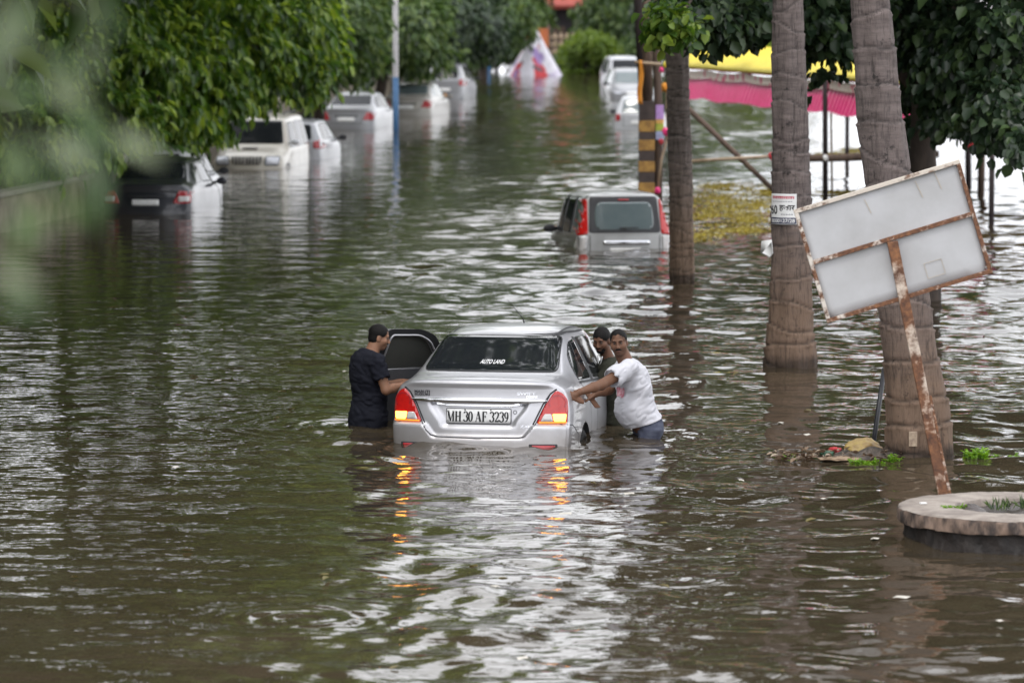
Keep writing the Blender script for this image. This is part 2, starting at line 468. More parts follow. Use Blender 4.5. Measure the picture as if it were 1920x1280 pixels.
def serif(txt, h):
    """bold serif letters and figures as 2D meshes"""
    V = []; F = []
    def rib(pts, ws):
        ws = [q * 1.22 for q in (ws if isinstance(ws, (list, tuple)) else [ws] * len(pts))]; Lf, Rt = ribbon2(pts, ws); b = len(V)
        for l, r in zip(Lf, Rt): V.append((l.x + ox, l.y)); V.append((r.x + ox, r.y))
        for i in range(len(Lf) - 1): F.append((b + 2 * i, b + 2 * i + 1, b + 2 * i + 3, b + 2 * i + 2))
    def arc(cx, cy, rx, ry, a0, a1, w0, w1, n=18):
        pts = []; ws = []
        for i in range(n + 1):
            a = R(a0 + (a1 - a0) * i / n); pts.append((cx + rx * math.cos(a), cy + ry * math.sin(a)))
            ws.append(w0 + (w1 - w0) * abs(math.cos(a)))
        rib(pts, ws)
    def ser(x, y, w=.2): rib([(x - w / 2, y), (x + w / 2, y)], .05)
    ox = 0
    for ch in txt:
        if ch == 'M':
            rib([(.1, 0), (.1, 1)], .05); rib([(.12, 1), (.36, .02)], .14); rib([(.36, .02), (.6, 1)], .05); rib([(.63, 0), (.63, 1)], .14)
            ser(.1, .025); ser(.63, .025, .24); ser(.1, .975, .2); ser(.64, .975, .22); adv = .82
        elif ch == 'H':
            rib([(.12, 0), (.12, 1)], .15); rib([(.5, 0), (.5, 1)], .15); rib([(.12, .5), (.5, .5)], .06)
            for x in (.12, .5): ser(x, .025, .25); ser(x, .975, .25)
            adv = .68
        elif ch == 'A':
            rib([(.08, 0), (.31, 1)], .05); rib([(.31, 1), (.53, 0)], .15); rib([(.16, .32), (.44, .32)], .05); ser(.08, .025, .18); ser(.53, .025, .24); adv = .68
        elif ch == 'F':
            rib([(.14, 0), (.14, 1)], .15); rib([(.1, .97), (.5, .97)], .06); rib([(.48, 1), (.49, .75)], .05); rib([(.14, .52), (.38, .52)], .06)
            rib([(.38, .4), (.38, .64)], .045); ser(.14, .025, .26); adv = .6
        elif ch == '3':
            arc(.2, .75, .17, .22, 160, -80, .06, .13); arc(.19, .27, .2, .25, 80, -165, .06, .14); adv = .48
        elif ch == '0': arc(.21, .5, .165, .47, 0, 360, .05, .15, 30); adv = .48
        elif ch == '2':
            arc(.2, .72, .17, .25, 165, -20, .06, .14); rib([(.36, .62), (.28, .42), (.07, .1)], [.13, .1, .06]); rib([(.04, .07), (.38, .07), (.41, .22)], [.13, .13, .05]); adv = .48
        elif ch == '9':
            arc(.2, .68, .145, .29, 0, 360, .05, .12, 24); rib([(.35, .7), (.34, .4), (.24, .12), (.08, .03)], [.13, .13, .1, .06]); adv = .48
        else: adv = .2
        ox += adv
    V2 = [((x - ox / 2) * h, (y - .5) * h) for x, y in V]
    return V2, F

def textdecal(h, name, vf, cx, cz, axis, m, parent, off=.006, rot=0, flip=False):
    V, F = vf
    if not V: return None
    c, s = math.cos(rot), math.sin(rot)
    P = []
    for x, y in V:
        if flip: x = -x
        P.append(h.hit(cx + x * c - y * s, cz + x * s + y * c, axis, off))
    return obj(name, P, F, m, parent, False)

def mirror_part(name, side, y, z, x, m, parent, glass=None):
    """wing mirror: housing and stalk"""
    b = MB(); s = side
    bm = bmesh.new(); bmesh.ops.create_uvsphere(bm, u_segments=14, v_segments=9, radius=1)
    bm.verts.index_update()
    V = [(s * (x + .11) + v.co.x * .105, y + v.co.y * .06 * (1 if v.co.y > 0 else .45), z + v.co.z * .07) for v in bm.verts]
    F = [[q.index for q in f.verts] for f in bm.faces]; bm.free(); b.add(V, F)
    b.tube([(s * (x - .05), y + .01, z - .03), (s * (x + .06), y + .01, z - .02)], .025, 8)
    o = b.build(name, m, parent, True)
    return o

SEDAN = [(0, .82, .30, .86, .76, .97, .66, 1.05, .03), (.05, .835, .28, .88, .775, .985, .67, 1.075, .03), (.2, .85, .26, .905, .785, 1.0, .685, 1.09, .03),
         (.48, .85, .24, .93, .79, 1.01, .69, 1.10, .03), (.62, .85, .22, .935, .79, 1.01, .68, 1.12, .03), (1.22, .845, .2, .935, .79, 1.01, .585, 1.425, .05),
         (1.42, .845, .2, .935, .79, 1.0, .575, 1.475, .055), (1.9, .845, .2, .93, .79, .99, .575, 1.51, .055), (2.45, .845, .2, .92, .79, .97, .575, 1.50, .055),
         (2.72, .845, .2, .91, .785, .96, .57, 1.46, .05), (3.32, .84, .2, .88, .77, .92, .66, 1.03, .03), (3.5, .835, .2, .86, .76, .91, .66, .985, .03),
         (3.9, .81, .22, .80, .73, .85, .63, .92, .03), (4.1, .78, .25, .72, .70, .76, .6, .80, .03), (4.16, .74, .28, .66, .68, .70, .56, .73, .03)]
def squash(st, dz=0, dw=0, cut=0): return st

def make_sedan(name, loc, rot, label, paintm, group=None, levels=2, glass='glass', lampm='red_lens_dull', detail=1):
    root = empty(name, loc, rot, label, 'car', group)
    L = 4.16
    me = loft(SEDAN, carwarp(L, .13, .3, lambda z: max(0, .07 * sstep(.62, .9, z)) - .0), levels)
    h = Hull(me)
    body = link('body', me, [M[paintm], M['cavity']], root)
    g = M[glass]
    decal(h, 'rear_window', rnd([(-.615, 1.135), (.615, 1.135), (.525, 1.405), (-.525, 1.405)], .05), 'rear', g, root, .003)
    decal(h, 'windscreen', rnd([(-.62, 1.03), (.62, 1.03), (.52, 1.42), (-.52, 1.42)], .05), 'front', g, root, .003)
    for sd in ('left', 'right'):
        decal(h, 'side_window', rnd([(.95, 1.05), (1.62, 1.035), (1.66, 1.40), (1.38, 1.37), (1.1, 1.24)], .05), sd, g, root, .003)
        decal(h, 'side_window', rnd([(1.78, 1.03), (2.95, 1.0), (2.62, 1.37), (2.3, 1.42), (1.76, 1.42)], .05), sd, g, root, .003)
    for s in (-1, 1):
        decal(h, 'tail_lamp', rnd([(s * .50, .70), (s * .82, .70), (s * .83, .92), (s * .60, .93)], .03), 'rear', M[lampm], root, .006)
        mirror_part('wing_mirror', s, 2.95, 1.0, .82, M[paintm], root)
        decal(h, 'headlamp', rnd([(s * .35, .62), (s * .72, .66), (s * .72, .78), (s * .4, .74)], .03), 'front', M['headlamp'], root, .006)
    pl = decal(h, 'number_plate', rnd([(-.25, .66), (.25, .66), (.25, .77), (-.25, .77)], .01), 'rear', M['plate'], root, .008)
    linedecal(h, 'boot_seam', [(-.50, .95), (-.46, .60), (.46, .60), (.50, .95)], .012, 'rear', M['seam'], root)
    decal(h, 'plate_recess', rnd([(-.36, .80), (.36, .80), (.36, .845), (-.36, .845)], .01), 'rear', M['trim'], root, .003)
    return root, h, body

def boolean_cut(body, cutters, inside):
    """cut openings out of a body shell; faces made by the cut take the dark inside material"""
    for c in cutters:
        md = body.modifiers.new('b', 'BOOLEAN'); md.object = c; md.operation = 'DIFFERENCE'; md.solver = 'EXACT'
    bpy.context.view_layer.update()
    me = bpy.data.meshes.new_from_object(body.evaluated_get(bpy.context.evaluated_depsgraph_get()))
    body.modifiers.clear(); old = body.data; body.data = me; bpy.data.meshes.remove(old)
    for p in me.polygons:
        p.material_index = 1 if inside(p.center) else 0
        p.use_smooth = True
    for c in cutters: 
        d = c.data; bpy.data.objects.remove(c); bpy.data.meshes.remove(d)

# ---- the stalled silver saloon
CAR_H = R(-10.5); CAR_P = R(-2.1); DEP = .455
car_o = at(893, 838, 0.0); car_o.z = -DEP
CARM = Matrix.Translation(car_o) @ Matrix.Rotation(CAR_H, 4, 'Z') @ Matrix.Rotation(CAR_P, 4, 'X')

def main_car():
    root = empty('silver_saloon_car', car_o, (CAR_P, 0, CAR_H), 'silver saloon with lit amber tail lamps being pushed by three men', 'car')
    L = 4.16
    me = loft(SEDAN, carwarp(L, .12, .3), 4)
    # boot face: bumper ledge, plate recess, soft boot lip
    for v in me.vertices:
        c = v.co
        if c.y < .75:
            ax = abs(c.x); rear = sstep(.5, .2, c.y - .1 * (ax / .8) ** 2)
            zb = .655 - .115 * sstep(.53, .40, ax)
            k = sstep(zb - .018, zb + .022, c.z)
            dy = .045 * k
            dy += .02 * sstep(.66, .95, c.z)
            # recessed plate panel
            t = sstep(.875, .845, c.z) * sstep(.62, .66, c.z)
            hw = .31 + (.865 - .31) * 0 + .12 * sstep(.64, .86, c.z)
            dy += .035 * t * sstep(hw + .05, hw - .02, ax)
            # lip along the trailing edge of the lid
            dy -= .012 * sstep(.98, 1.04, c.z) * sstep(1.10, 1.06, c.z)
            c.y += dy * rear
    h = Hull(me)
    body = link('body', me, [M['silver_paint'], M['cavity']], root)
    cut = []
    for s in (-1, 1):
        for y0 in (1.0, 3.39):
            bm = bmesh.new(); bmesh.ops.create_cone(bm, cap_ends=True, segments=40, radius1=.335, radius2=.335, depth=.3)
            bmesh.ops.transform(bm, matrix=Matrix.Translation((s * .80, y0, .30)) @ Matrix.Rotation(PI / 2, 4, 'Y'), verts=bm.verts[:])
            cut.append(bmobj('cut', bm, None, root))
    # opening of the swung-out front door
    bm = bmesh.new()
    dp = rnd([(1.82, .34), (2.88, .34), (2.92, .96), (2.52, 1.33), (2.3, 1.40), (1.82, 1.40)], .06)
    fa = bm.faces.new([bm.verts.new((-1.2, y, z)) for y, z in dp])
    r = bmesh.ops.extrude_face_region(bm, geom=[fa])
    for v in r['geom']:
        if isinstance(v, bmesh.types.BMVert): v.co.x = -.35
    bmesh.ops.recalc_face_normals(bm, faces=bm.faces[:]); cut.append(bmobj('cut', bm, None, root))
    def inside(c):
        for y0 in (1.0, 3.39):
            if abs(c.x) > .6 and (c.y - y0) ** 2 + (c.z - .3) ** 2 < .336 ** 2: 
                if h.bvh.find_nearest(c)[3] > .004: return True
        if -.83 < c.x < -.3 and 1.8 < c.y < 2.95 and .3 < c.z < 1.42:
            p, n, i, d = h.bvh.find_nearest(c); return d > .01
        return False
    boolean_cut(body, cut, inside)
    for s in (-1, 1):
        for y0 in (1.0, 3.39):
            w = empty('wheel', (s * .74, y0, .29)); w.parent = root
            t = MB().lathe([(.19, -.085), (.25, -.09), (.285, -.07), (.29, 0), (.285, .07), (.25, .09), (.19, .085)], 36, close=True)
            t = t.build('tyre', M['tyre'], w, True); t.rotation_euler = (0, PI / 2, 0)
            t = MB().lathe([(.0, .03), (.06, .05), (.09, .03), (.16, .045), (.195, .075), (.195, -.075), (.0, -.075)], 36).build('rim', M['alloy'], w, True)
            t.rotation_euler = (0, s * PI / 2, 0)
    # glass
    rw = decal(h, 'rear_window', rnd([(-.628, 1.122), (.628, 1.122), (.552, 1.417), (-.552, 1.417)], .045), 'rear', M['glass_main'], root, .005, .025)
    linedecal(h, 'rear_window_seal', rnd([(-.63, 1.12), (.63, 1.12), (.553, 1.418), (-.553, 1.418)], .05), .014, 'rear', M['rubber'], root, .002, closed=True)
    textdecal(h, 'sticker_lettering', text2d('AUTO LAND', .048, .23, .0012, .25), .0, 1.195, 'rear', M['sticker'], rw, .006)
    decal(h, 'windscreen', rnd([(-.62, 1.03), (.62, 1.03), (.52, 1.42), (-.52, 1.42)], .05), 'front', M['glass_main'], root, .003)
    w1 = rnd([(.97, 1.03), (1.60, 1.02), (1.66, 1.385), (1.36, 1.36), (1.08, 1.24), (.99, 1.12)], .06)
    w2 = rnd([(1.76, 1.015), (2.86, .985), (2.52, 1.35), (2.3, 1.395), (1.74, 1.395)], .06)
    decal(h, 'side_window', w1, 'right', M['glass_main'], root, .006, .03); decal(h, 'side_window', w2, 'right', M['glass_main'], root, .006, .03)
    decal(h, 'side_window', w1, 'left', M['glass_main'], root, .006, .03)
    linedecal(h, 'window_pillar', [(1.28, 1.03), (1.46, 1.37)], .02, 'right', M['rubber'], root, .006)
    linedecal(h, 'window_pillar', [(1.67, 1.0), (1.70, 1.40)], .10, 'right', M['rubber'], root, .004)
    linedecal(h, 'window_moulding', [(.95, 1.01), (2.95, .965)], .018, 'right', M['rubber'], root, .006)
    linedecal(h, 'rain_gutter', [(1.0, 1.34), (1.25, 1.425), (1.6, 1.445), (2.4, 1.435)], .016, 'right', M['rubber'], root, .004)
    linedecal(h, 'door_seam', [(1.335, .50), (1.36, .66), (1.30, .82), (.98, 1.0)], .007, 'right', M['seam'], root)
    linedecal(h, 'door_seam', [(1.70, .34), (1.70, 1.0)], .008, 'right', M['seam'], root)
    linedecal(h, 'bumper_seam', [(.66, .40), (.60, .55), (.30, .655), (.16, .665)], .007, 'right', M['seam'], root)
    linedecal(h, 'bumper_seam', [(.66, .40), (.60, .55), (.30, .655), (.16, .665)], .007, 'left', M['seam'], root)
    # roof channels
    for s in (-1, 1): linedecal(h, 'roof_channel', [(s * .50, 1.42), (s * .505, 2.0), (s * .50, 2.6)], .018, 'top', M['trim'], root, .003)
    # lamps
    for s in (-1, 1):
        P = lambda q: [(s * x, z) for x, z in q]
        outer = [(.535, .672), (.80, .672), (.805, .80), (.795, .89), (.755, .95), (.705, .975), (.665, .93), (.605, .83)]
        lamp = decal(h, 'tail_lamp', rnd(P(outer), .02), 'rear', M['red_lens'], root, .012, .03, .03)
        linedecal(h, 'lamp_gap', [(s * .505, .662), (s * .59, .845), (s * .655, .945), (s * .71, .985)], .014, 'rear', M['seam'], root, .003)
        lit = [(.69, .692), (.785, .692), (.79, .76), (.675, .76)]
        decal(h, 'turn_signal', rnd(P(lit), .012), 'rear', M['amber_glow'], lamp, .018, .03)
        decal(h, 'reversing_lamp', rnd(P([(.57, .692), (.68, .692), (.665, .76), (.605, .76)]), .012), 'rear', M['clear_lens'], lamp, .018, .03)
        decal(h, 'lamp_band', rnd(P([(.55, .676), (.795, .676), (.795, .687), (.557, .687)]), .004), 'rear', M['amber_edge'], lamp, .017, .03)
        linedecal(h, 'lamp_ring', [(s * (.715 + .07 * math.cos(a)), .86 + .07 * math.sin(a)) for a in np.linspace(-.6, 3.6, 20)], .012, 'rear', M['red_lens_dull'], lamp, .016)
        decal(h, 'reflector', rnd(P([(.50, .435), (.71, .445), (.71, .475), (.50, .475)]), .01), 'rear', M['red_lens_dull'], root, .006, .03)
        decal(h, 'reflector_pocket', rnd(P([(.475, .422), (.73, .432), (.73, .487), (.475, .487)]), .012), 'rear', M['trim'], root, .002, .03)
        mirror_part('wing_mirror', s, 2.98, 1.0, .80, M['silver_paint'], root)
        decal(h, 'headlamp', rnd([(s * .35, .62), (s * .72, .66), (s * .72, .78), (s * .4, .74)], .03), 'front', M['headlamp'], root, .006)
    # lid seam
    linedecal(h, 'boot_seam', [(-.70, .985), (-.655, .945), (-.525, .66), (-.485, .60), (-.44, .556), (-.38, .54), (0, .532), (.38, .54), (.44, .556), (.485, .60), (.525, .66), (.655, .945), (.70, .985)],
              .009, 'rear', M['seam'], root, .002)
    # chrome garnish
    ch = [(-.64, .885), (-.44, .895), (0, .90), (.44, .895), (.64, .885), (.60, .868), (.47, .858), (.41, .838), (.30, .822), (0, .818), (-.30, .822), (-.41, .838), (-.47, .858), (-.60, .868)]
    decal(h, 'chrome_garnish', ch, 'rear', M['chrome'], root, .024, .025, .04)
    # plate and writing
    pl = decal(h, 'number_plate', rnd([(-.30, .665), (.30, .665), (.30, .80), (-.30, .80)], .012), 'rear', M['plate'], root, .012, .05, .014)
    linedecal(h, 'plate_border', rnd([(-.30, .665), (.30, .665), (.30, .80), (-.30, .80)], .012), .006, 'rear', M['trim'], pl, .0135, closed=True)
    textdecal(h, 'plate_lettering', serif('MH 30 AF 3239', .092), -.005, .728, 'rear', M['ink'], pl, .0155)
    for cx in (-.125, .115):
        textdecal(h, 'plate_screw', ([(.007 * math.cos(a), .007 * math.sin(a)) for a in np.linspace(0, 2 * PI, 9)[:-1]], [tuple(range(8))]), cx, .788, 'rear', M['ink'], pl, .016)
    for i, (t, cx, cz, w, hh) in enumerate((('MARUTI', -.535, .948, .15, .036), ('SUZUKI', -.535, .922, .15, .028), ('SWIFT', .44, .945, .17, .036), ('DZIRE', .49, .915, .1, .028), ('ZXi', .43, .645, .085, .03))):
        textdecal(h, 'badge_lettering', text2d(t, hh, w, .0012), cx, cz, 'rear', M['chrome'] if i > 1 else M['trim'], root, .006)
    ringv, ringf = [], []
    for i in range(24):
        a = 2 * PI * i / 24
        ringv += [(.018 * math.cos(a), .018 * math.sin(a)), (.013 * math.cos(a), .013 * math.sin(a))]
        j = (i + 1) % 24; ringf.append((2 * i, 2 * j, 2 * j + 1, 2 * i + 1))
    textdecal(h, 'lock_ring', (ringv, ringf), .335, .772, 'rear', M['trim'], root, .006)
    # aerial
    b = MB().tube([(-.02, 2.5, 1.49), (-.03, 2.5, 1.53), (-.17, 2.40, 1.72)], [.010, .004, .002], 8)
    b.build('aerial', M['rubber'], root, True)
    # parcel shelf speaker / headrests seen as pale shapes are inside the tint; rear seat head rest
    # swung-out front left door
    d = empty('door', (-.82, 2.93, 0)); d.parent = root; d.rotation_euler = (0, 0, R(-33))
    # in door space the panel runs from the hinge (0) to -y
    out = rnd([(0, .32), (0, .98), (-.42, 1.36), (-.64, 1.425), (-1.06, 1.435), (-1.10, 1.40), (-1.13, 1.0), (-1.09, .34)], .07)
    win = rnd([(-.20, 1.035), (-.47, 1.30), (-.64, 1.365), (-1.01, 1.375), (-1.035, 1.34), (-1.06, 1.035)], .06)
    def slab(name, poly, x0, x1, m, hole=None):
        bm = bmesh.new()
        if hole is None:
            f = [bm.faces.new([bm.verts.new((x0, y, z)) for y, z in poly])]
        else:
            es = []
            for pl_ in (poly, hole):
                vs = [bm.verts.new((x0, y, z)) for y, z in pl_]
                es += [bm.edges.new((vs[i], vs[(i + 1) % len(vs)])) for i in range(len(vs))]
            f = [g for g in bmesh.ops.triangle_fill(bm, edges=es, use_beauty=True)['geom'] if isinstance(g, bmesh.types.BMFace)]
        r = bmesh.ops.extrude_face_region(bm, geom=f)
        for g in r['geom']:
            if isinstance(g, bmesh.types.BMVert): g.co.x = x1
        for v in bm.verts:            # tumblehome: window part leans inwards
            v.co.x += max(0, v.co.z - 1.0) * .42
        bmesh.ops.recalc_face_normals(bm, faces=bm.faces[:])
        return shade_auto(bmobj(name, bm, m, d))
    slab('door_skin', out, -.03, .012, M['silver_paint'], win)
    lin = [(y * .985 - .005, z if z > .9 else z + .02) for y, z in out]
    slab('door_frame', lin, .013, .035, M['rubber'], [(y * .985 - .006, z) for y, z in win])
    slab('door_lining', rnd([(-.05, .36), (-.05, .98), (-.14, 1.025), (-1.08, 1.025), (-1.05, .38)], .05), .036, .07, M['door_trim'])
    slab('door_window', [(y * 1.01, z) for y, z in win], -.012, -.004, M['mesh_shade'])
    rim = MB(); rim.tube([(.04 + max(0, z - 1.0) * .42, y, z) for y, z in win] + [(.04 + max(0, win[0][1] - 1.0) * .42, win[0][0], win[0][1])], .011, 6)
    rim.build('window_channel', M['silver_paint'], d, True)
    MB().box((.085, -.60, .90), (.03, .44, .06), bev=.012).build('arm_rest', M['door_trim'], d)
    MB().box((.08, -.32, .93), (.02, .1, .035), bev=.008).build('door_handle', M['chrome'], d)
    return root
CAR = main_car()
# ------------------------------------------------------------------ the other vehicles
def hatch_wagon():
    o = at(1173, 467); dep = .78; o.z = -dep
    root = empty('grey_hatchback_car', o, (R(-1.5), 0, R(8.5)), 'grey tall hatchback sunk to its boot handle beyond the silver saloon', 'car')
    L = 3.6
    st = [(0, .70, .30, .88, .70, .98, .58, 1.64, .04), (.05, .715, .28, .90, .71, 1.0, .595, 1.67, .05), (.2, .73, .25, .92, .72, 1.01, .60, 1.69, .05), (.7, .74, .22, .92, .725, 1.0, .605, 1.705, .05),
          (1.5, .745, .2, .92, .725, .99, .605, 1.71, .05), (2.1, .745, .2, .92, .725, .98, .60, 1.69, .05), (2.35, .745, .2, .91, .72, .98, .58, 1.64, .05), (2.85, .74, .2, .90, .70, .96, .60, 1.10, .03),
          (3.1, .735, .22, .88, .69, .93, .58, 1.02, .03), (3.45, .71, .25, .78, .66, .83, .55, .90, .03), (3.6, .66, .3, .66, .6, .7, .5, .74, .03)]
    st = [(q[0], q[1] * 1.07, q[2], q[3], q[4] * 1.07, q[5], q[6] * 1.05, q[7], q[8] + .02) for q in st]
    me = loft(st, carwarp(L, .08, .25, lambda z: .20 * sstep(.95, 1.7, z)), 3)
    h = Hull(me); link('body', me, [M['grey_paint'], M['cavity']], root)
    # dark tailgate surround with the rear window in it
    decal(h, 'tailgate_surround', rnd([(-.585, 1.04), (.585, 1.04), (.55, 1.62), (-.55, 1.62)], .05), 'rear', M['trim'], root, .003)
    rw = decal(h, 'rear_window', rnd([(-.47, 1.09), (.47, 1.09), (.49, 1.3), (.44, 1.53), (-.44, 1.53), (-.49, 1.3)], .09), 'rear', M['glass_pale'], root, .007)
    decal(h, 'brake_light', rnd([(-.09, 1.555), (.09, 1.555), (.09, 1.58), (-.09, 1.58)], .008), 'rear', M['red_lens_dull'], root, .008)
    linedecal(h, 'wiper', [(.02, 1.09), (-.1, 1.115), (.22, 1.115)], .018, 'rear', M['rubber'], root, .02)
    decal(h, 'tailgate_handle', rnd([(-.36, .85), (.40, .85), (.40, .915), (-.36, .915)], .03), 'rear', M['chrome'], root, .03, .04, .04)
    p = decal(h, 'number_plate', rnd([(-.25, .69), (.25, .69), (.25, .80), (-.25, .80)], .01), 'rear', M['plate'], root, .01)
    linedecal(h, 'boot_seam', [(-.57, 1.0), (-.565, .62), (.565, .62), (.57, 1.0)], .012, 'rear', M['seam'], root)
    for s in (-1, 1):
        lp = decal(h, 'tail_lamp', rnd([(s * .60, 1.02), (s * .76, 1.0), (s * .70, 1.58), (s * .585, 1.58)], .03), 'rear', M['red_lens'], root, .016, .04, .03)
        decal(h, 'lamp_lower', rnd([(s * .63, .76), (s * .775, .76), (s * .76, .995), (s * .605, .995)], .03), 'rear', M['clear_lens'], lp, .012, .04, .03)
        decal(h, 'lamp_tip', rnd([(s * .60, .70), (s * .735, .70), (s * .735, .765), (s * .60, .765)], .02), 'rear', M['red_lens_dull'], lp, .016, .04, .03)
        mirror_part('wing_mirror', s, 2.55, 1.05, .72, M['trim'], root)
        sd = 'left' if s < 0 else 'right'
        decal(h, 'side_window', rnd([(.25, 1.05), (.78, 1.03), (.80, 1.60), (.42, 1.60)], .06), sd, M['glass_pale'], root, .003)
        decal(h, 'side_window', rnd([(.90, 1.03), (1.62, 1.02), (1.64, 1.60), (.92, 1.60)], .05), sd, M['glass'], root, .003)
        decal(h, 'side_window', rnd([(1.74, 1.02), (2.66, 1.0), (2.32, 1.56), (1.76, 1.60)], .05), sd, M['glass'], root, .003)
        linedecal(h, 'window_pillar', [(.85, 1.02), (.86, 1.62)], .08, sd, M['trim'], root, .005)
        linedecal(h, 'window_pillar', [(1.68, 1.02), (1.70, 1.62)], .08, sd, M['trim'], root, .005)
        linedecal(h, 'roof_gutter', [(.2, 1.64), (1.4, 1.665), (2.3, 1.63)], .05, sd, M['trim'], root, .004)
        b = MB().box((s * .742, 1.0, .86), (.025, .13, .03), bev=.01).build('door_handle', M['grey_paint'], root)
    decal(h, 'windscreen', rnd([(-.58, 1.1), (.58, 1.1), (.52, 1.6), (-.52, 1.6)], .05), 'front', M['glass'], root, .003)
    return root
hatch_wagon()

def suv():
    # front end faces the camera
    o = at(462, 316); dep = .72
    rz = R(180 - 6)
    L = 4.4
    root = empty('cream_off_road_car', (0, 0, -dep), (0, 0, rz), 'cream off-road car facing the camera with black slatted grille', 'car')
    f = Matrix.Rotation(rz, 4, 'Z') @ Vector((0, L, 0)); root.location = (o.x - f.x, o.y - f.y, -dep)
    st = [(0, .82, .42, 1.02, .82, 1.1, .66, 1.84, .05), (.06, .84, .4, 1.04, .83, 1.12, .68, 1.88, .05), (.25, .86, .38, 1.05, .84, 1.13, .69, 1.9, .05), (1.0, .875, .36, 1.05, .85, 1.12, .69, 1.93, .05),
          (2.0, .875, .36, 1.05, .85, 1.12, .69, 1.92, .05), (2.75, .875, .36, 1.05, .85, 1.12, .68, 1.87, .05), (2.95, .875, .36, 1.05, .84, 1.12, .67, 1.82, .05), (3.3, .87, .36, 1.03, .83, 1.1, .68, 1.24, .03),
          (3.45, .87, .38, 1.01, .80, 1.06, .62, 1.17, .04), (4.1, .86, .42, .95, .74, 1.0, .56, 1.10, .04), (4.32, .84, .45, .90, .72, .95, .54, 1.02, .03), (4.4, .80, .48, .84, .7, .88, .5, .93, .03)]
    me = loft(st, carwarp(L, .06, .16, lambda z: .14 * sstep(1.1, 1.9, z), None), 3)
    h = Hull(me); link('body', me, [M['cream_paint'], M['cavity']], root)
    decal(h, 'windscreen', rnd([(-.70, 1.26), (.70, 1.26), (.61, 1.79), (-.61, 1.79)], .05), 'front', M['glass'], root, .004)
    gr = decal(h, 'grille', rnd([(-.32, .80), (.32, .80), (.36, .99), (-.36, .99)], .03), 'front', M['trim'], root, .012, .05, .03)
    for i in range(8):
        x = -.28 + .08 * i
        decal(h, 'grille_bar', rnd([(x - .011, .805), (x + .011, .805), (x + .013, .985), (x - .009, .985)], .004), 'front', M['cream_paint'] if 1 else None, gr, .03, .05, .02)
    decal(h, 'bumper', rnd([(-.83, .47), (.83, .47), (.83, .72), (-.83, .72)], .05), 'front', M['cream_paint'], root, .09, .05, .09)
    decal(h, 'bumper_gap', rnd([(-.30, .50), (.30, .50), (.30, .60), (-.30, .60)], .02), 'front', M['trim'], root, .094, .05, .02)
    decal(h, 'bonnet_scoop', rnd([(-.22, 3.62), (.22, 3.62), (.19, 3.82), (-.19, 3.82)], .04), 'top', M['cream_paint'], root, .045, .05, .05)
    decal(h, 'bonnet_vent', rnd([(-.18, 3.80), (.18, 3.80), (.16, 3.84), (-.16, 3.84)], .01), 'top', M['trim'], root, .049, .05, .02)
    for s in (-1, 1):
        hl = decal(h, 'headlamp', rnd([(s * .43, .80), (s * .72, .80), (s * .74, .97), (s * .45, .98)], .04), 'front', M['headlamp'], root, .012, .04, .03)
        linedecal(h, 'headlamp_rim', rnd([(s * .42, .79), (s * .73, .79), (s * .75, .98), (s * .44, .99)], .04), .022, 'front', M['trim'], hl, .008, closed=True)
        decal(h, 'fog_lamp', rnd([(s * .50, .56), (s * .72, .56), (s * .72, .64), (s * .50, .64)], .03), 'front', M['trim'], root, .096, .04, .02)
        mirror_part('wing_mirror', s, 3.12, 1.29, .84, M['white_paint'], root)
        sd = 'left' if s < 0 else 'right'
        decal(h, 'side_window', rnd([(2.0, 1.15), (3.05, 1.15), (2.78, 1.74), (2.02, 1.76)], .05), sd, M['glass'], root, .004)
        decal(h, 'side_window', rnd([(1.0, 1.15), (1.88, 1.15), (1.88, 1.76), (1.0, 1.76)], .05), sd, M['glass'], root, .004)
        decal(h, 'side_window', rnd([(.2, 1.17), (.9, 1.15), (.9, 1.76), (.28, 1.74)], .05), sd, M['glass'], root, .004)
        linedecal(h, 'door_seam', [(3.0, .45), (3.02, 1.1)], .01, sd, M['seam'], root); linedecal(h, 'door_seam', [(1.94, .45), (1.94, 1.1)], .01, sd, M['seam'], root)
        linedecal(h, 'wheel_arch_lip', [(3.62 + .42 * math.cos(a), .38 + .42 * math.sin(a)) for a in np.linspace(0, PI, 16)], .06, sd, M['trim'], root, .008)
        b = MB().tube([(s * .56, .5, 1.915), (s * .56, .55, 1.96), (s * .56, 2.3, 1.965), (s * .56, 2.35, 1.92)], .018, 8).build('roof_rail', M['trim'], root, True)
    b = MB().tube([(-.15, 2.75, 1.86), (-.15, 2.70, 1.92), (-.3, 1.9, 2.02)], .02, 8).build('roof_aerial', M['rubber'], root, True)
    decal(h, 'number_plate', rnd([(-.25, .62), (.25, .62), (.25, .71), (-.25, .71)], .01), 'front', M['plate'], root, .10, .05, .02)
    decal(h, 'rear_window', rnd([(-.6, 1.2), (.6, 1.2), (.55, 1.75), (-.55, 1.75)], .05), 'rear', M['glass'], root, .004)
    return root
suv()

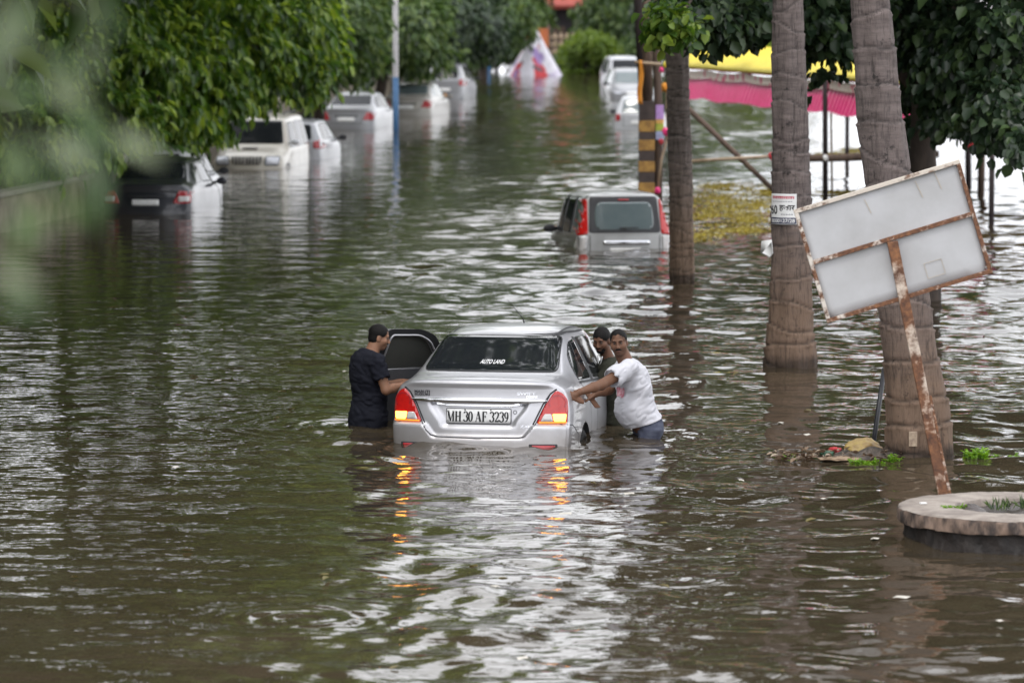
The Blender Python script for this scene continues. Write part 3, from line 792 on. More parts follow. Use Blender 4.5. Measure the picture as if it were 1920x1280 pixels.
def hatch(name, u, v, rz, dep, label, paintm, faces='rear', L=3.7, w=1.0, hgt=1.0, glass='glass', lamp='red_lens_dull', group=None):
    o = at(u, v)
    st = [(0, .74, .30, .86, .74, .96, .56, 1.46, .05), (.05, .76, .28, .88, .75, .98, .57, 1.49, .05), (.22, .79, .25, .90, .77, 1.0, .58, 1.52, .05), (.9, .82, .2, .91, .78, .99, .585, 1.55, .05),
          (1.7, .825, .2, .91, .78, .97, .585, 1.55, .05), (2.15, .825, .2, .90, .775, .96, .575, 1.50, .05), (2.4, .825, .2, .88, .77, .94, .57, 1.43, .05), (2.95, .82, .2, .86, .75, .90, .64, 1.0, .03),
          (3.2, .80, .22, .82, .72, .86, .62, .94, .03), (3.55, .76, .25, .74, .68, .78, .58, .83, .03), (3.7, .70, .3, .64, .62, .68, .5, .72, .03)]
    st = [(y * L / 3.7, a * w, zb, zs * hgt, xb * w, zl * hgt, xr * w, zr * hgt, cr) for y, a, zb, zs, xb, zl, xr, zr, cr in st]
    k = L / 3.7
    root = empty(name, (o.x, o.y, -dep), (0, 0, rz), label, 'car', group)
    if faces == 'front':
        f = Matrix.Rotation(rz, 4, 'Z') @ Vector((0, L, 0)); root.location = (o.x - f.x, o.y - f.y, -dep)
    me = loft(st, carwarp(L, .10, .28, lambda z: .30 * sstep(.95, 1.5, z / hgt)), 2)
    hh = Hull(me); link('body', me, [M[paintm], M['cavity']], root); H = hgt
    decal(hh, 'rear_window', rnd([(-.56 * w, 1.03 * H), (.56 * w, 1.03 * H), (.50 * w, 1.42 * H), (-.50 * w, 1.42 * H)], .06), 'rear', M[glass], root, .004)
    decal(hh, 'windscreen', rnd([(-.60 * w, 1.02 * H), (.60 * w, 1.02 * H), (.52 * w, 1.41 * H), (-.52 * w, 1.41 * H)], .06), 'front', M[glass], root, .004)
    decal(hh, 'number_plate', rnd([(-.25, .68), (.25, .68), (.25, .79), (-.25, .79)], .01), faces, M['plate'], root, .012)
    linedecal(hh, 'boot_seam', [(-.5 * w, .98 * H), (-.52 * w, .62), (.52 * w, .62), (.5 * w, .98 * H)], .012, 'rear', M['seam'], root)
    if faces == 'front':
        decal(hh, 'grille', rnd([(-.35, .58), (.35, .58), (.38, .66), (-.38, .66)], .02), 'front', M['trim'], root, .008)
        decal(hh, 'air_intake', rnd([(-.45, .36), (.45, .36), (.5, .50), (-.5, .50)], .03), 'front', M['trim'], root, .008)
    for s in (-1, 1):
        sd = 'left' if s < 0 else 'right'
        decal(hh, 'tail_lamp', rnd([(s * .60 * w, .80 * H), (s * .80 * w, .78 * H), (s * .80 * w, 1.02 * H), (s * .60 * w, .98 * H)], .04), 'rear', M[lamp], root, .012)
        decal(hh, 'headlamp', rnd([(s * .38 * w, .62 * H), (s * .70 * w, .66 * H), (s * .72 * w, .76 * H), (s * .45 * w, .72 * H)], .03), 'front', M['headlamp'], root, .01)
        decal(hh, 'side_window', rnd([(.55 * k, 1.02 * H), (1.5 * k, 1.0 * H), (1.5 * k, 1.45 * H), (.75 * k, 1.43 * H)], .06), sd, M[glass], root, .004)
        decal(hh, 'side_window', rnd([(1.6 * k, 1.0 * H), (2.7 * k, .98 * H), (2.3 * k, 1.38 * H), (1.6 * k, 1.45 * H)], .06), sd, M[glass], root, .004)
        linedecal(hh, 'door_seam', [(1.55 * k, .35), (1.55 * k, .98)], .01, sd, M['seam'], root)
        mirror_part('wing_mirror', s, 2.6 * k, 1.0 * H, .80 * w, M['trim'], root)
    return root

# left kerb, near to far
o = at(272, 402)
r1, h1, b1 = make_sedan('dark_saloon_car', (o.x, o.y, -.50), (0, 0, R(-6)), 'dark blue saloon under the overhanging leaves, tail towards the camera', 'dark_paint', glass='glass', lampm='red_lens_dull')
for s in (-1, 1):
    decal(h1, 'lamp_lower', rnd([(s * .60, .73), (s * .80, .73), (s * .80, .83), (s * .60, .83)], .02), 'rear', M['clear_lens'], r1, .012)
linedecal(h1, 'lamp_strip', [(-.6, .91), (-.3, .93), (.3, .93), (.6, .91)], .035, 'rear', M['trim'], r1, .008)
hatch('white_hatchback_car', 285, 384, R(-7), .42, 'white hatchback half hidden behind the dark blue saloon', 'white_paint', 'rear', 3.8, 1.0, .98)
suv_o = None
hatch('pale_hatchback_car', 540, 300, R(-7), .45, 'pale hatchback with one red tail lamp showing beside the cream off-road car', 'pale_paint', 'rear', 3.8, 1.02, .92)
o = at(648, 243)
make_sedan('silver_notchback_car', (o.x, o.y, -.42), (0, 0, R(-10)), 'silver saloon just before the blue and white pole, number plate above water', 'pale_paint')
o = at(760, 218)
make_sedan('beige_saloon_car', (o.x, o.y, -.42), (0, 0, R(-10)), 'beige saloon parked directly behind the blue and white pole', 'beige_paint', glass='glass_pale')
hatch('silver_compact_car', 832, 187, R(-9), .36, 'silver hatchback farthest along the left row of parked cars', 'pale_paint', 'rear', 3.7, .95, 1.12)
# right side, far to near
hatch('white_van', 1180, 168, R(180 + 6), .45, 'white van farthest away on the right of the flooded street', 'white_paint', 'front', 3.9, 1.0, 1.18)
hatch('grey_windscreen_car', 1188, 187, R(180 + 4), .5, 'pale grey car with green windscreen between the white van and small white car', 'pale_paint', 'front', 3.9, 1.05, 1.08, glass='glass_pale')
hatch('white_compact_car', 1199, 242, R(-3), .55, 'small white hatchback half hidden behind the striped pole', 'white_paint', 'rear', 3.6, .95, 1.0, glass='glass_pale')
# ------------------------------------------------------------------ water and ground
def water():
    ys = [10.0]
    while ys[-1] < 22: ys.append(ys[-1] + .05)
    while ys[-1] < 95: ys.append(ys[-1] * 1.00135)
    while ys[-1] < 260: ys.append(ys[-1] * 1.0024)
    while ys[-1] < 1200: ys.append(ys[-1] * 1.04)
    ys = np.array(ys)
    t = np.concatenate([-np.geomspace(3.0, .17, 26)[:-1], np.linspace(-.165, .165, 330), np.geomspace(.17, 3.0, 26)[1:]])
    Y, T = np.meshgrid(ys, t, indexing='ij'); X = T * Y
    rg = np.random.default_rng(5)
    Z = np.zeros_like(X)
    sp = np.gradient(ys)[:, None] * np.ones_like(X)
    # patches of rougher and calmer water
    patch = .75 + .30 * np.sin(X * .55 + Y * .13 + 1.0) * np.sin(Y * .23 - X * .2) + .25 * np.sin(X * 1.1 - Y * .31 + 2) * np.sin(Y * .17 + .6)
    patch = np.clip(patch, .45, 1.3)
    g_ = lambda x, y, rx, ry: np.exp(-((X - x) / rx) ** 2 - ((Y - y) / ry) ** 2)
    calm = np.clip((X + 3.6) / 2.6, 0, 1); calm = calm * calm * (3 - 2 * calm)      # sheltered water on the left
    patch *= (.22 + .78 * calm) * (1 + .45 * g_(.2, 30, 1.6, 2.2) + .45 * g_(1.0, 64, 4, 14))
    for i in range(90):
        lam = .30 * (1.9 / .30) ** rg.random()
        th = rg.random() * PI
        k = 2 * PI / lam
        amp = WAVE_SLOPE * rg.uniform(.6, 1.4) / k
        a = amp * np.clip((lam / sp - 2.2) / 2.5, 0, 1)
        ph = rg.random() * 2 * PI
        w = k * (np.cos(th) * X + np.sin(th) * Y) + ph + .5 * np.sin(X * .9 + i) + .5 * np.sin(Y * .7 + 2 * i)
        Z += a * (np.sin(w) + .25 * np.cos(2 * w)) * patch
    # rings spreading from the men, the car and a few drops
    rings = [(at(690, 797), .012, .22, 1.2), (at(1215, 822), .007, .22, 1.0), (at(560, 1160), .007, .16, .6), (at(880, 842), .008, .26, 1.6)]
    for c, am, lam, rad in rings:
        d = np.hypot(X - c.x, Y - c.y)
        Z += am * np.exp(-(d / rad) ** 2) * np.sin(2 * PI * d / lam)
    Z *= np.clip((300 - Y) / 100, 0, 1)
    V = np.stack([X, Y, Z], -1).reshape(-1, 3)
    n, m = X.shape; idx = np.arange(n * m).reshape(n, m)
    F = np.stack([idx[:-1, :-1], idx[:-1, 1:], idx[1:, 1:], idx[1:, :-1]], -1).reshape(-1, 4)
    me = npmesh('water', V, F)
    mt, nt, b = nodes('flood_water'); L = nt.links.new
    b.inputs['IOR'].default_value = 1.333; b.inputs['Roughness'].default_value = .012
    tc = N(nt, 'ShaderNodeTexCoord')
    n1 = N(nt, 'ShaderNodeTexNoise', i_Scale=.35, i_Detail=5, i_Roughness=.6); L(tc.outputs['Object'], n1.inputs['Vector'])
    cr = N(nt, 'ShaderNodeValToRGB'); e = cr.color_ramp.elements
    e[0].position = .35; e[1].position = .68; e[0].color = (.040, .031, .018, 1); e[1].color = (.054, .041, .027, 1)
    L(n1.outputs['Fac'], cr.inputs[0]); L(cr.outputs[0], b.inputs['Base Color'])
    mp = N(nt, 'ShaderNodeMapping'); mp.inputs['Scale'].default_value = (1.0, 1.6, 1); L(tc.outputs['Object'], mp.inputs[0])
    n2 = N(nt, 'ShaderNodeTexNoise', i_Scale=4.5, i_Detail=2, i_Roughness=.5); L(mp.outputs[0], n2.inputs['Vector'])
    n3 = N(nt, 'ShaderNodeTexNoise', i_Scale=1.1, i_Detail=2, i_Roughness=.5); L(mp.outputs[0], n3.inputs['Vector'])
    n4 = N(nt, 'ShaderNodeTexNoise', i_Scale=12, i_Detail=2, i_Roughness=.5); L(mp.outputs[0], n4.inputs['Vector'])
    pr = N(nt, 'ShaderNodeTexNoise', i_Scale=.22, i_Detail=2); L(tc.outputs['Object'], pr.inputs['Vector'])
    pm = N(nt, 'ShaderNodeMapRange'); pm.inputs[1].default_value = .4; pm.inputs[2].default_value = .62; L(pr.outputs['Fac'], pm.inputs[0])
    b1 = N(nt, 'ShaderNodeBump', i_Strength=1.0, i_Distance=BUMP_BIG); L(n3.outputs['Fac'], b1.inputs['Height'])
    b2 = N(nt, 'ShaderNodeBump', i_Strength=1.0, i_Distance=BUMP_MID); L(n2.outputs['Fac'], b2.inputs['Height']); L(b1.outputs[0], b2.inputs['Normal'])
    b3 = N(nt, 'ShaderNodeBump', i_Distance=BUMP_FINE); L(n4.outputs['Fac'], b3.inputs['Height']); L(b2.outputs[0], b3.inputs['Normal']); L(pm.outputs[0], b3.inputs['Strength'])
    L(b3.outputs[0], b.inputs['Normal'])
    o = link('water', me, mt); return tag(o, 'brown rippled flood water covering the whole street', None, None, 'structure')
WAVE_SLOPE = .0128; BUMP_BIG = .022; BUMP_MID = .004; BUMP_FINE = .0005
water()
g = MB(); g.add([(-1500, -60, -1.1), (1500, -60, -1.1), (1500, 2500, -1.1), (-1500, 2500, -1.1)], [(0, 1, 2, 3)])
tag(g.build('ground', mat('street_bed', (.08, .065, .045), .9)), 'muddy street bed under the flood water', None, None, 'structure')

# ------------------------------------------------------------------ planter, sign
pc = at(1914, 948, .25); PR = .935
def planter():
    root = empty('tree_planter', (pc.x, pc.y + .02, 0), (0, 0, 0), 'round concrete planter ring with muddy middle standing in the water', 'planter')
    conc = mat('wet_concrete', (.35, .305, .265), .75, 0, (.16, .132, .115), 6, detail=8, bump=.35, bscale=22, lo=.3, hi=.7)
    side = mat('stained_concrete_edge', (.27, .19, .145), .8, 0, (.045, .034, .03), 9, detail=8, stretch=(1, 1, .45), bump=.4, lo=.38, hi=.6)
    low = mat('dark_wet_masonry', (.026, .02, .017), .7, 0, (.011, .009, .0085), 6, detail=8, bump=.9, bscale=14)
    rs = np.random.default_rng(3)
    n = 160
    def jit(k, s): return s * (math.sin(k * .37) + .6 * math.sin(k * .91 + 1) + .5 * math.sin(k * 2.3 + 2))
    def ringmesh(prof, name, m, wob=.003):
        V = []; F = []; q = len(prof)
        for k in range(n):
            a = 2 * PI * k / n
            for i, (r, z) in enumerate(prof):
                rr = r + jit(k * 1.7 + i * 5, wob); V.append((rr * math.cos(a), rr * math.sin(a), z + jit(k + i * 9, wob * .7)))
        for k in range(n):
            k2 = (k + 1) % n
            for i in range(q - 1): F.append((k * q + i, k2 * q + i, k2 * q + i + 1, k * q + i + 1))
        return shade_auto(obj(name, V, F, m, root), 40)
    ringmesh([(PR - .004, .238), (PR - .02, .249), (PR - .2, .255), (.54, .253), (.50, .245), (.485, .20), (.48, .1)], 'coping_top', conc)
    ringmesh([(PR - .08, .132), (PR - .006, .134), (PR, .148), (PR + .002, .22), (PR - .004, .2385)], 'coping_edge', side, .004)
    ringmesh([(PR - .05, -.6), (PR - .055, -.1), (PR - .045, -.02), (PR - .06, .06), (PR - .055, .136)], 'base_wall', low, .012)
    # mud in the middle
    V = [(0, 0, .21)]; F = []; q = 10
    for i in range(1, q + 1):
        for k in range(48):
            a = 2 * PI * k / 48; r = .50 * i / q
            z = .195 + .03 * math.sin(5 * r * math.cos(a) * 3 + 1) * math.cos(4 * r * math.sin(a) * 3) + .05 * math.exp(-((r * math.cos(a) + .38) ** 2 + (r * math.sin(a) + .05) ** 2) / .018)
            V.append((r * math.cos(a), r * math.sin(a), z))
    for k in range(48): F.append((0, 1 + k, 1 + (k + 1) % 48))
    for i in range(q - 1):
        for k in range(48):
            F.append((1 + i * 48 + k, 1 + (i + 1) * 48 + k, 1 + (i + 1) * 48 + (k + 1) % 48, 1 + i * 48 + (k + 1) % 48))
    obj('soil', V, F, mat('wet_mud', (.06, .045, .04), .35, 0, (.035, .028, .026), 9, bump=.6), root)
    return root
planter()

def leaves_mesh(name, P, D, Nn, Ln, Wd, fold=.25, hexa=False):
    """one small folded leaf per point: P base, D direction, Nn normal"""
    P = np.asarray(P, float); D = D / np.linalg.norm(D, axis=1, keepdims=True)
    S_ = np.cross(D, Nn); S_ /= np.linalg.norm(S_, axis=1, keepdims=True) + 1e-9
    U = np.cross(S_, D); n = len(P); Ln = np.broadcast_to(Ln, (n,))[:, None]; Wd = np.broadcast_to(Wd, (n,))[:, None]
    a = P; t = P + D * Ln - U * Ln * .12
    l1 = P + D * Ln * .3 - S_ * Wd * .5 + U * Wd * fold; r1 = P + D * Ln * .3 + S_ * Wd * .5 + U * Wd * fold
    l2 = P + D * Ln * .68 - S_ * Wd * .42 + U * Wd * fold * .6; r2 = P + D * Ln * .68 + S_ * Wd * .42 + U * Wd * fold * .6
    V = np.stack([a, l1, l2, t, r2, r1], 1).reshape(-1, 3)
    b = np.arange(n)[:, None] * 6
    F = np.concatenate([b + np.array([[0, 3, 2, 1]]), b + np.array([[0, 5, 4, 3]])])
    return npmesh(name, V, F)

def unit(n, rg):
    v = rg.normal(size=(n, 3)); return v / np.linalg.norm(v, axis=1, keepdims=True)

def crown_mesh(name, blobs, leaf, rg, per=11, spread=1.6, droop=.7, shell=.45, aspect=.45, twig=0.0):
    """blobs: (centre, radii, number of twigs); twigs sit in the outer part of each blob, leaves grow along each twig"""
    Ps = []; Ds = []; Ns = []; Ls = []
    for c, r, n in blobs:
        d = unit(n, rg); rad = shell + (1 - shell) * rg.random((n, 1)) ** .6
        tw = np.asarray(c) + d * rad * np.asarray(r)
        k = rg.integers(max(3, per - 4), per + 5, n)
        ax = d * .7 + unit(n, rg) * .6; ax[:, 2] -= .55 * droop; ax /= np.linalg.norm(ax, axis=1, keepdims=True)
        tw = np.repeat(tw, k, 0); dd = np.repeat(d, k, 0); ax = np.repeat(ax, k, 0); m = len(tw)
        off = unit(m, rg) * rg.random((m, 1)) ** .5 * leaf * spread * (1 if not twig else .35)
        off[:, 2] *= .8
        off += ax * twig * (rg.random((m, 1)) - .35)
        D = unit(m, rg) * .8 + dd * .35 + ax * (.8 if twig else 0); D[:, 2] -= droop
        Nn = unit(m, rg) * .55 + dd * .5; Nn[:, 2] += .6
        Ps.append(tw + off); Ds.append(D); Ns.append(Nn); Ls.append(leaf * rg.uniform(.6, 1.25, m))
    P = np.concatenate(Ps); D = np.concatenate(Ds); Nn = np.concatenate(Ns); Ln = np.concatenate(Ls)
    return leaves_mesh(name, P, D, Nn, Ln, Ln * aspect)

def limbs(base, targets, r0, sway=.3, n=7, rg=RNG, mid=.45):
    b = MB(); base = Vector(base)
    top = sum((Vector(t) for t in targets), Vector()) / len(targets)
    fork = base + (top - base) * mid + Vector((rg.normal() * sway * .3, rg.normal() * sway * .3, 0))
    pts = [base + (fork - base) * (i / n) + Vector((rg.normal(), rg.normal(), 0)) * sway * .06 for i in range(n + 1)]
    b.tube(pts, [r0 * (1.35 if i == 0 else 1.0) * (1 - .35 * i / n) for i in range(n + 1)], 12)
    for t in targets:
        t = Vector(t); s = fork - (fork - base) * .06
        m1 = s + (t - s) * .5 + Vector((rg.normal(), rg.normal(), abs(rg.normal()))) * sway
        pts = [s * (1 - q) ** 2 + m1 * 2 * q * (1 - q) + t * q * q for q in np.linspace(0, 1, 8)]
        b.tube(pts, [r0 * .55 * (1 - .85 * q) + .008 for q in np.linspace(0, 1, 8)], 7)
    return b

def tree(name, label, base, blobs, leaf, m, r0, group=None, cat='tree', seed=1, targets=None, mid=.45, upper=None, **kw):
    """blobs in tree space (base at 0)"""
    rg = np.random.default_rng(seed)
    root = empty(name, base, (0, 0, 0), label, cat, group)
    tg = [tuple(np.asarray(c) + np.array([0, 0, -.25 * r[2]])) for c, r, n in blobs][:9] if targets is None else targets
    b = limbs((0, 0, -.9), tg, r0, .35, rg=rg, mid=mid); b.build('trunk', M['bark'], root, True)
    me = crown_mesh('crown', blobs, leaf, rg, **kw); link('crown', me, m, root, False)
    if upper: link('crown', crown_mesh('crown', upper, .75, rg, per=11, spread=1.6, droop=.6, shell=.3, aspect=.5), m, root, False)
    return root

def tufts(n, rad, hgt, rg, w=.012):
    """upright weed blades and small leaves around (0,0)"""
    a = rg.random(n) * 2 * PI; r = rad * np.sqrt(rg.random(n))
    P = np.stack([r * np.cos(a), r * np.sin(a), np.zeros(n)], 1)
    D = np.stack([rg.normal(0, .45, n), rg.normal(0, .45, n), np.ones(n)], 1)
    Nn = np.stack([rg.normal(size=n), rg.normal(size=n), .5 * np.ones(n)], 1)
    L_ = hgt * rg.uniform(.5, 1.1, n)
    return leaves_mesh('weed', P, D, Nn, L_, w * rg.uniform(.7, 1.3, n))

def weed(name, label, loc, n, rad, hgt, seed, w=.02, m='leaf_weed', leafy=True):
    rg = np.random.default_rng(seed)
    root = empty(name, loc, (0, 0, 0), label, 'plant')
    if leafy:
        st = MB()
        Ps, Ds, Ns = [], [], []
        for i in range(n):
            a = rg.random() * 2 * PI; r = rad * math.sqrt(rg.random())
            b0 = Vector((r * math.cos(a), r * math.sin(a), -.03)); tip = b0 + Vector((rg.normal() * .3, rg.normal() * .3, 1)) * hgt * rg.uniform(.5, 1)
            st.tube([b0, (b0 + tip) / 2 + Vector((rg.normal(), rg.normal(), 0)) * .01, tip], [.004, .003, .0015], 5)
            for q in np.linspace(.3, 1, 7):
                for _ in range(2):
                    Ps.append(b0 + (tip - b0) * q); Ds.append((rg.normal(), rg.normal(), .35)); Ns.append((rg.normal() * .4, rg.normal() * .4, 1))
        st.build('stem', M['leaf_weed'], root, True)
        me = leaves_mesh('foliage', np.array([tuple(p) for p in Ps]), np.array(Ds), np.array(Ns), w * rg.uniform(1.6, 3, len(Ps)), w * rg.uniform(.7, 1.2, len(Ps)))
        link('foliage', me, M[m], root, False)
    else:
        link('blades', tufts(n, rad, hgt, rg, w), M[m], root, False)
    return root
pz = pc.y + .02
weed('grass_tuft', 'thin grass tuft growing in the mud of the planter ring', (pc.x - .13, pz + .12, .2), 36, .09, .12, 3, .007, 'leaf_mid', False)
weed('grass_tuft', 'wider grass tuft at the picture edge inside the planter ring', (pc.x + .16, pz + .1, .2), 80, .18, .14, 4, .008, 'leaf_mid', False)
weed('creeping_weed', 'flat light green creeping weed lying on the planter rim', (pc.x - .52, pz - .12, .258), 14, .11, .035, 5, .012, 'leaf_weed', True)
o = MB().box((0, 0, 0), (.05, .035, .012), bev=.003).build('paper_scrap', M['sticker']); o.location = (pc.x - .74, pz + .02, .267); o.rotation_euler = (0, 0, .3)
tag(o, 'small white scrap lying on the planter rim', 'litter')

def sign():
    D0 = pc.y + PR + .03
    base = atY(1805, 935, D0); base.z = -.5
    def sp(u, v, lean=0.0): return atY(u, v, D0 + lean)
    root = empty('sign_board', (0, 0, 0), (0, 0, 0), 'tilted blank sign board seen from behind, rusty frame on leaning rusty post', 'sign')
    TL, TR, BR, BL = sp(1494, 393), sp(1807, 295), sp(1852, 514), sp(1544, 606)
    c = (TL + TR + BR + BL) / 4
    # true rectangle from the measured corners
    ux = ((TR - TL) + (BR - BL)).normalized(); uz = ((TL - BL) + (TR - BR)); uz = (uz - ux * uz.dot(ux)).normalized()
    W_ = ((TR - TL).length + (BR - BL).length) / 2; H_ = ((TL - BL).length + (TR - BR).length) / 2
    n = ux.cross(uz)                                   # away from or to the camera
    if n.y > 0: n = -n
    q = lambda a, b, d=0: c + ux * a + uz * b + n * d
    W2, H2 = W_ / 2, H_ / 2
    # sheet with a broken lower right corner
    bm = bmesh.new()
    poly = [(-W2 + .01, -H2 + .01), (W2 - .075, -H2 + .01), (W2 - .045, -H2 + .055), (W2 - .01, -H2 + .13), (W2 - .01, H2 - .01), (-W2 + .01, H2 - .01)]
    V, F = gridpoly(poly, .12)
    P = [q(a, b, .004 * math.sin(a * 7) * math.cos(b * 6)) for a, b in V]
    o = obj('panel', P, F, M['panel_back'], root)
    md = o.modifiers.new('t', 'SOLIDIFY'); md.thickness = .004
    fw = .032
    def bar(name, a, b, w, d, m='rust_pale', off=.018):
        x = MB().beam(q(*a, off), q(*b, off), w, d, n, .003); return x.build(name, M[m], root)
    bar('frame_bar', (-W2, H2 - fw / 2), (W2, H2 - fw / 2), fw, .036, 'rust_light')
    bar('frame_bar', (-W2, -H2 + fw / 2), (W2, -H2 + fw / 2), fw, .036, 'rust')
    bar('frame_bar', (-W2 + fw / 2, -H2 + fw), (-W2 + fw / 2, H2 - fw), fw, .034)
    bar('frame_bar', (W2 - fw / 2, -H2 + fw), (W2 - fw / 2, H2 - fw), fw, .034, 'rust')
    bar('cross_bar', (-W2 + fw, .025), (W2 - fw, .025), .034, .03, 'rust')
    # stains and a scratched square on the sheet
    for i, (a, b0, b1) in enumerate(((.30, .40, .26), (.46, .43, .28), (-.12, .38, .26))):
        s = MB().beam(q(a, b0, .008), q(a + .02, b1, .008), .006, .002, n, 0); s.build('rust_streak', M['stain'], root)
    for a0, b0, a1, b1 in ((.18, -.24, .32, -.24), (.18, -.36, .32, -.36), (.18, -.24, .18, -.36), (.32, -.24, .32, -.36)):
        MB().beam(q(a0, b0, .007), q(a1, b1, .007), .004, .002, n, 0).build('scratch_mark', M['stain'], root)
    # post
    top = sp(1672, 452); d = (top - base)
    p = MB().beam(base + n * .0, top + n * .055 + d.normalized() * .0, .084, .05, n, .006).build('post', M['rust_post'], root)
    MB().beam(base + n * .012 + ux * .05, base + d * .55 + n * .044 + ux * .05, .022, .03, n, .004).build('post_angle', M['rust'], root)
    return root
sign()

# ------------------------------------------------------------------ palms
def palm(label, path, radii, Y, seed, top_h, bark='palm_bark'):
    """path: photo pixels up the trunk"""
    rg = np.random.default_rng(seed)
    base = at(*path[0]); Y0 = base.y
    root = empty('palm_tree', base, (0, 0, 0), label, 'palm tree', None)
    pts = [Vector((0, 0, -.9))] + [atY(u, v, Y0) - base for u, v in path]
    rr = [radii[0] * 1.02] + list(radii)
    d = (pts[-1] - pts[-2]).normalized()
    z_end = top_h; pts.append(pts[-1] + d * (z_end - pts[-1].z) / d.z); rr.append(rr[-1] * .9)
    # resample
    zs = [p.z for p in pts]; n = 420
    zz = np.linspace(zs[0], zs[-1], n)
    xs = np.interp(zz, zs, [p.x for p in pts]); ys = np.interp(zz, zs, [p.y for p in pts]); ra = np.interp(zz, zs, rr)
    ker = np.ones(21) / 21
    sm = lambda q: np.convolve(np.pad(q, 10, 'edge'), ker, 'valid')
    xs, ra = sm(xs), sm(ra)
    # leaf-scar rings at uneven heights, each a little tilted
    ph = []; z = zs[0]
    while z < zs[-1]: ph.append((z, rg.normal() * .05, rg.random() * 6.28)); z += rg.uniform(.13, .34) * (ra[0] / .25)
    Sc = np.ones((n, 64)); K = 64; a = np.linspace(0, 2 * PI, K, endpoint=False)
    A, Zg = np.meshgrid(a, zz); Rg = np.repeat(ra[:, None], K, 1)
    for z0, tl, p in ph:
        zc = z0 + tl * np.cos(A - p) + .012 * np.sin(3 * A + z0 * 9)
        t = (Zg - zc); Sc -= .62 * np.exp(-((t - .024) / .012) ** 2); Sc += .16 * np.exp(-((t + .012) / .02) ** 2)
        Rg += ra[:, None] * (.062 * np.exp(-(t / .013) ** 2) - .06 * np.exp(-((t - .026) / .014) ** 2) + .03 * np.clip(1 + t / .16, 0, 1) * (t < 0))
    for i in range(14):
        Rg += ra[:, None] * .012 * np.sin(rg.integers(1, 9) * A + rg.normal() * 4 * Zg + rg.random() * 6)
    foot = np.clip((.5 - Zg) / .5, 0, 1)
    Rg += ra[:, None] * foot * (.05 * np.sin(9 * A + 2 * Zg) + .03 * np.sin(17 * A))
    V = np.stack([xs[:, None] + Rg * np.cos(A), ys[:, None] + Rg * np.sin(A), Zg], -1).reshape(-1, 3)
    idx = np.arange(n * K).reshape(n, K); j = np.roll(idx, -1, 1)
    F = np.stack([idx[:-1], j[:-1], j[1:], idx[1:]], -1).reshape(-1, 4)
    me = npmesh('trunk', V, F); av = me.attributes.new('scar', 'FLOAT', 'POINT'); av.data.foreach_set('value', np.clip(Sc, .3, 1.25).astype(np.float32).ravel()); tr = link('trunk', me, M[bark], root, True)
    # fronds above the picture
    top = np.array([xs[-1], ys[-1], zs[-1]])
    Ps, Ds, Ns, Ls = [], [], [], []; sm_ = MB()
    for i in range(15):
        az = i * 2.4; el = rg.uniform(.1, 1.1); Lf = rg.uniform(2.2, 2.9)
        h0 = np.array([math.cos(az) * math.cos(el), math.sin(az) * math.cos(el), math.sin(el)])
        sp_ = [tuple(top + h0 * Lf * q - np.array([0, 0, 1.3]) * q * q * (1.2 - .4 * el)) for q in np.linspace(0, 1, 9)]
        sm_.tube(sp_, [.04 * (1 - .9 * q) + .004 for q in np.linspace(0, 1, 9)], 6)
        for q in np.linspace(.15, 1, 34):
            c = top + h0 * Lf * q - np.array([0, 0, 1.3]) * q * q * (1.2 - .4 * el)
            side = np.array([-math.sin(az), math.cos(az), 0])
            for s in (-1, 1):
                Ps.append(c); Ds.append(side * s + h0 * .5 - np.array([0, 0, .45])); Ns.append(np.array([0, 0, 1]) + rg.normal(size=3) * .2); Ls.append(.75 * math.sin(PI * min(1, q * .85 + .12)) + .15)
    sm_.build('frond_stalks', M['wood'], root, True)
    me = leaves_mesh('fronds', np.array(Ps), np.array(Ds), np.array(Ns), np.array(Ls), .045); link('fronds', me, M['leaf_mid'], root, False)
    return root, base, np.stack([xs, ys, zz, ra], 1), tr

pA = palm('slim palm trunk directly right of the grey hatchback', [(1279, 526), (1276, 350), (1272, 190), (1266, 0)], [.172, .168, .165, .155], 0, 21, 9, 'palm_bark_pale')
pB = palm('straight palm trunk carrying the white paper poster', [(1483, 686), (1482, 600), (1484, 480), (1484, 330), (1480, 150), (1477, 0)], [.295, .24, .215, .21, .19, .165], 0, 22, 8.5)
pC = palm('thick leaning palm trunk behind the tilted sign board', [(1726, 856), (1718, 740), (1700, 620), (1672, 380), (1648, 200), (1632, 0)], [.305, .27, .235, .215, .20, .172], 0, 23, 8)

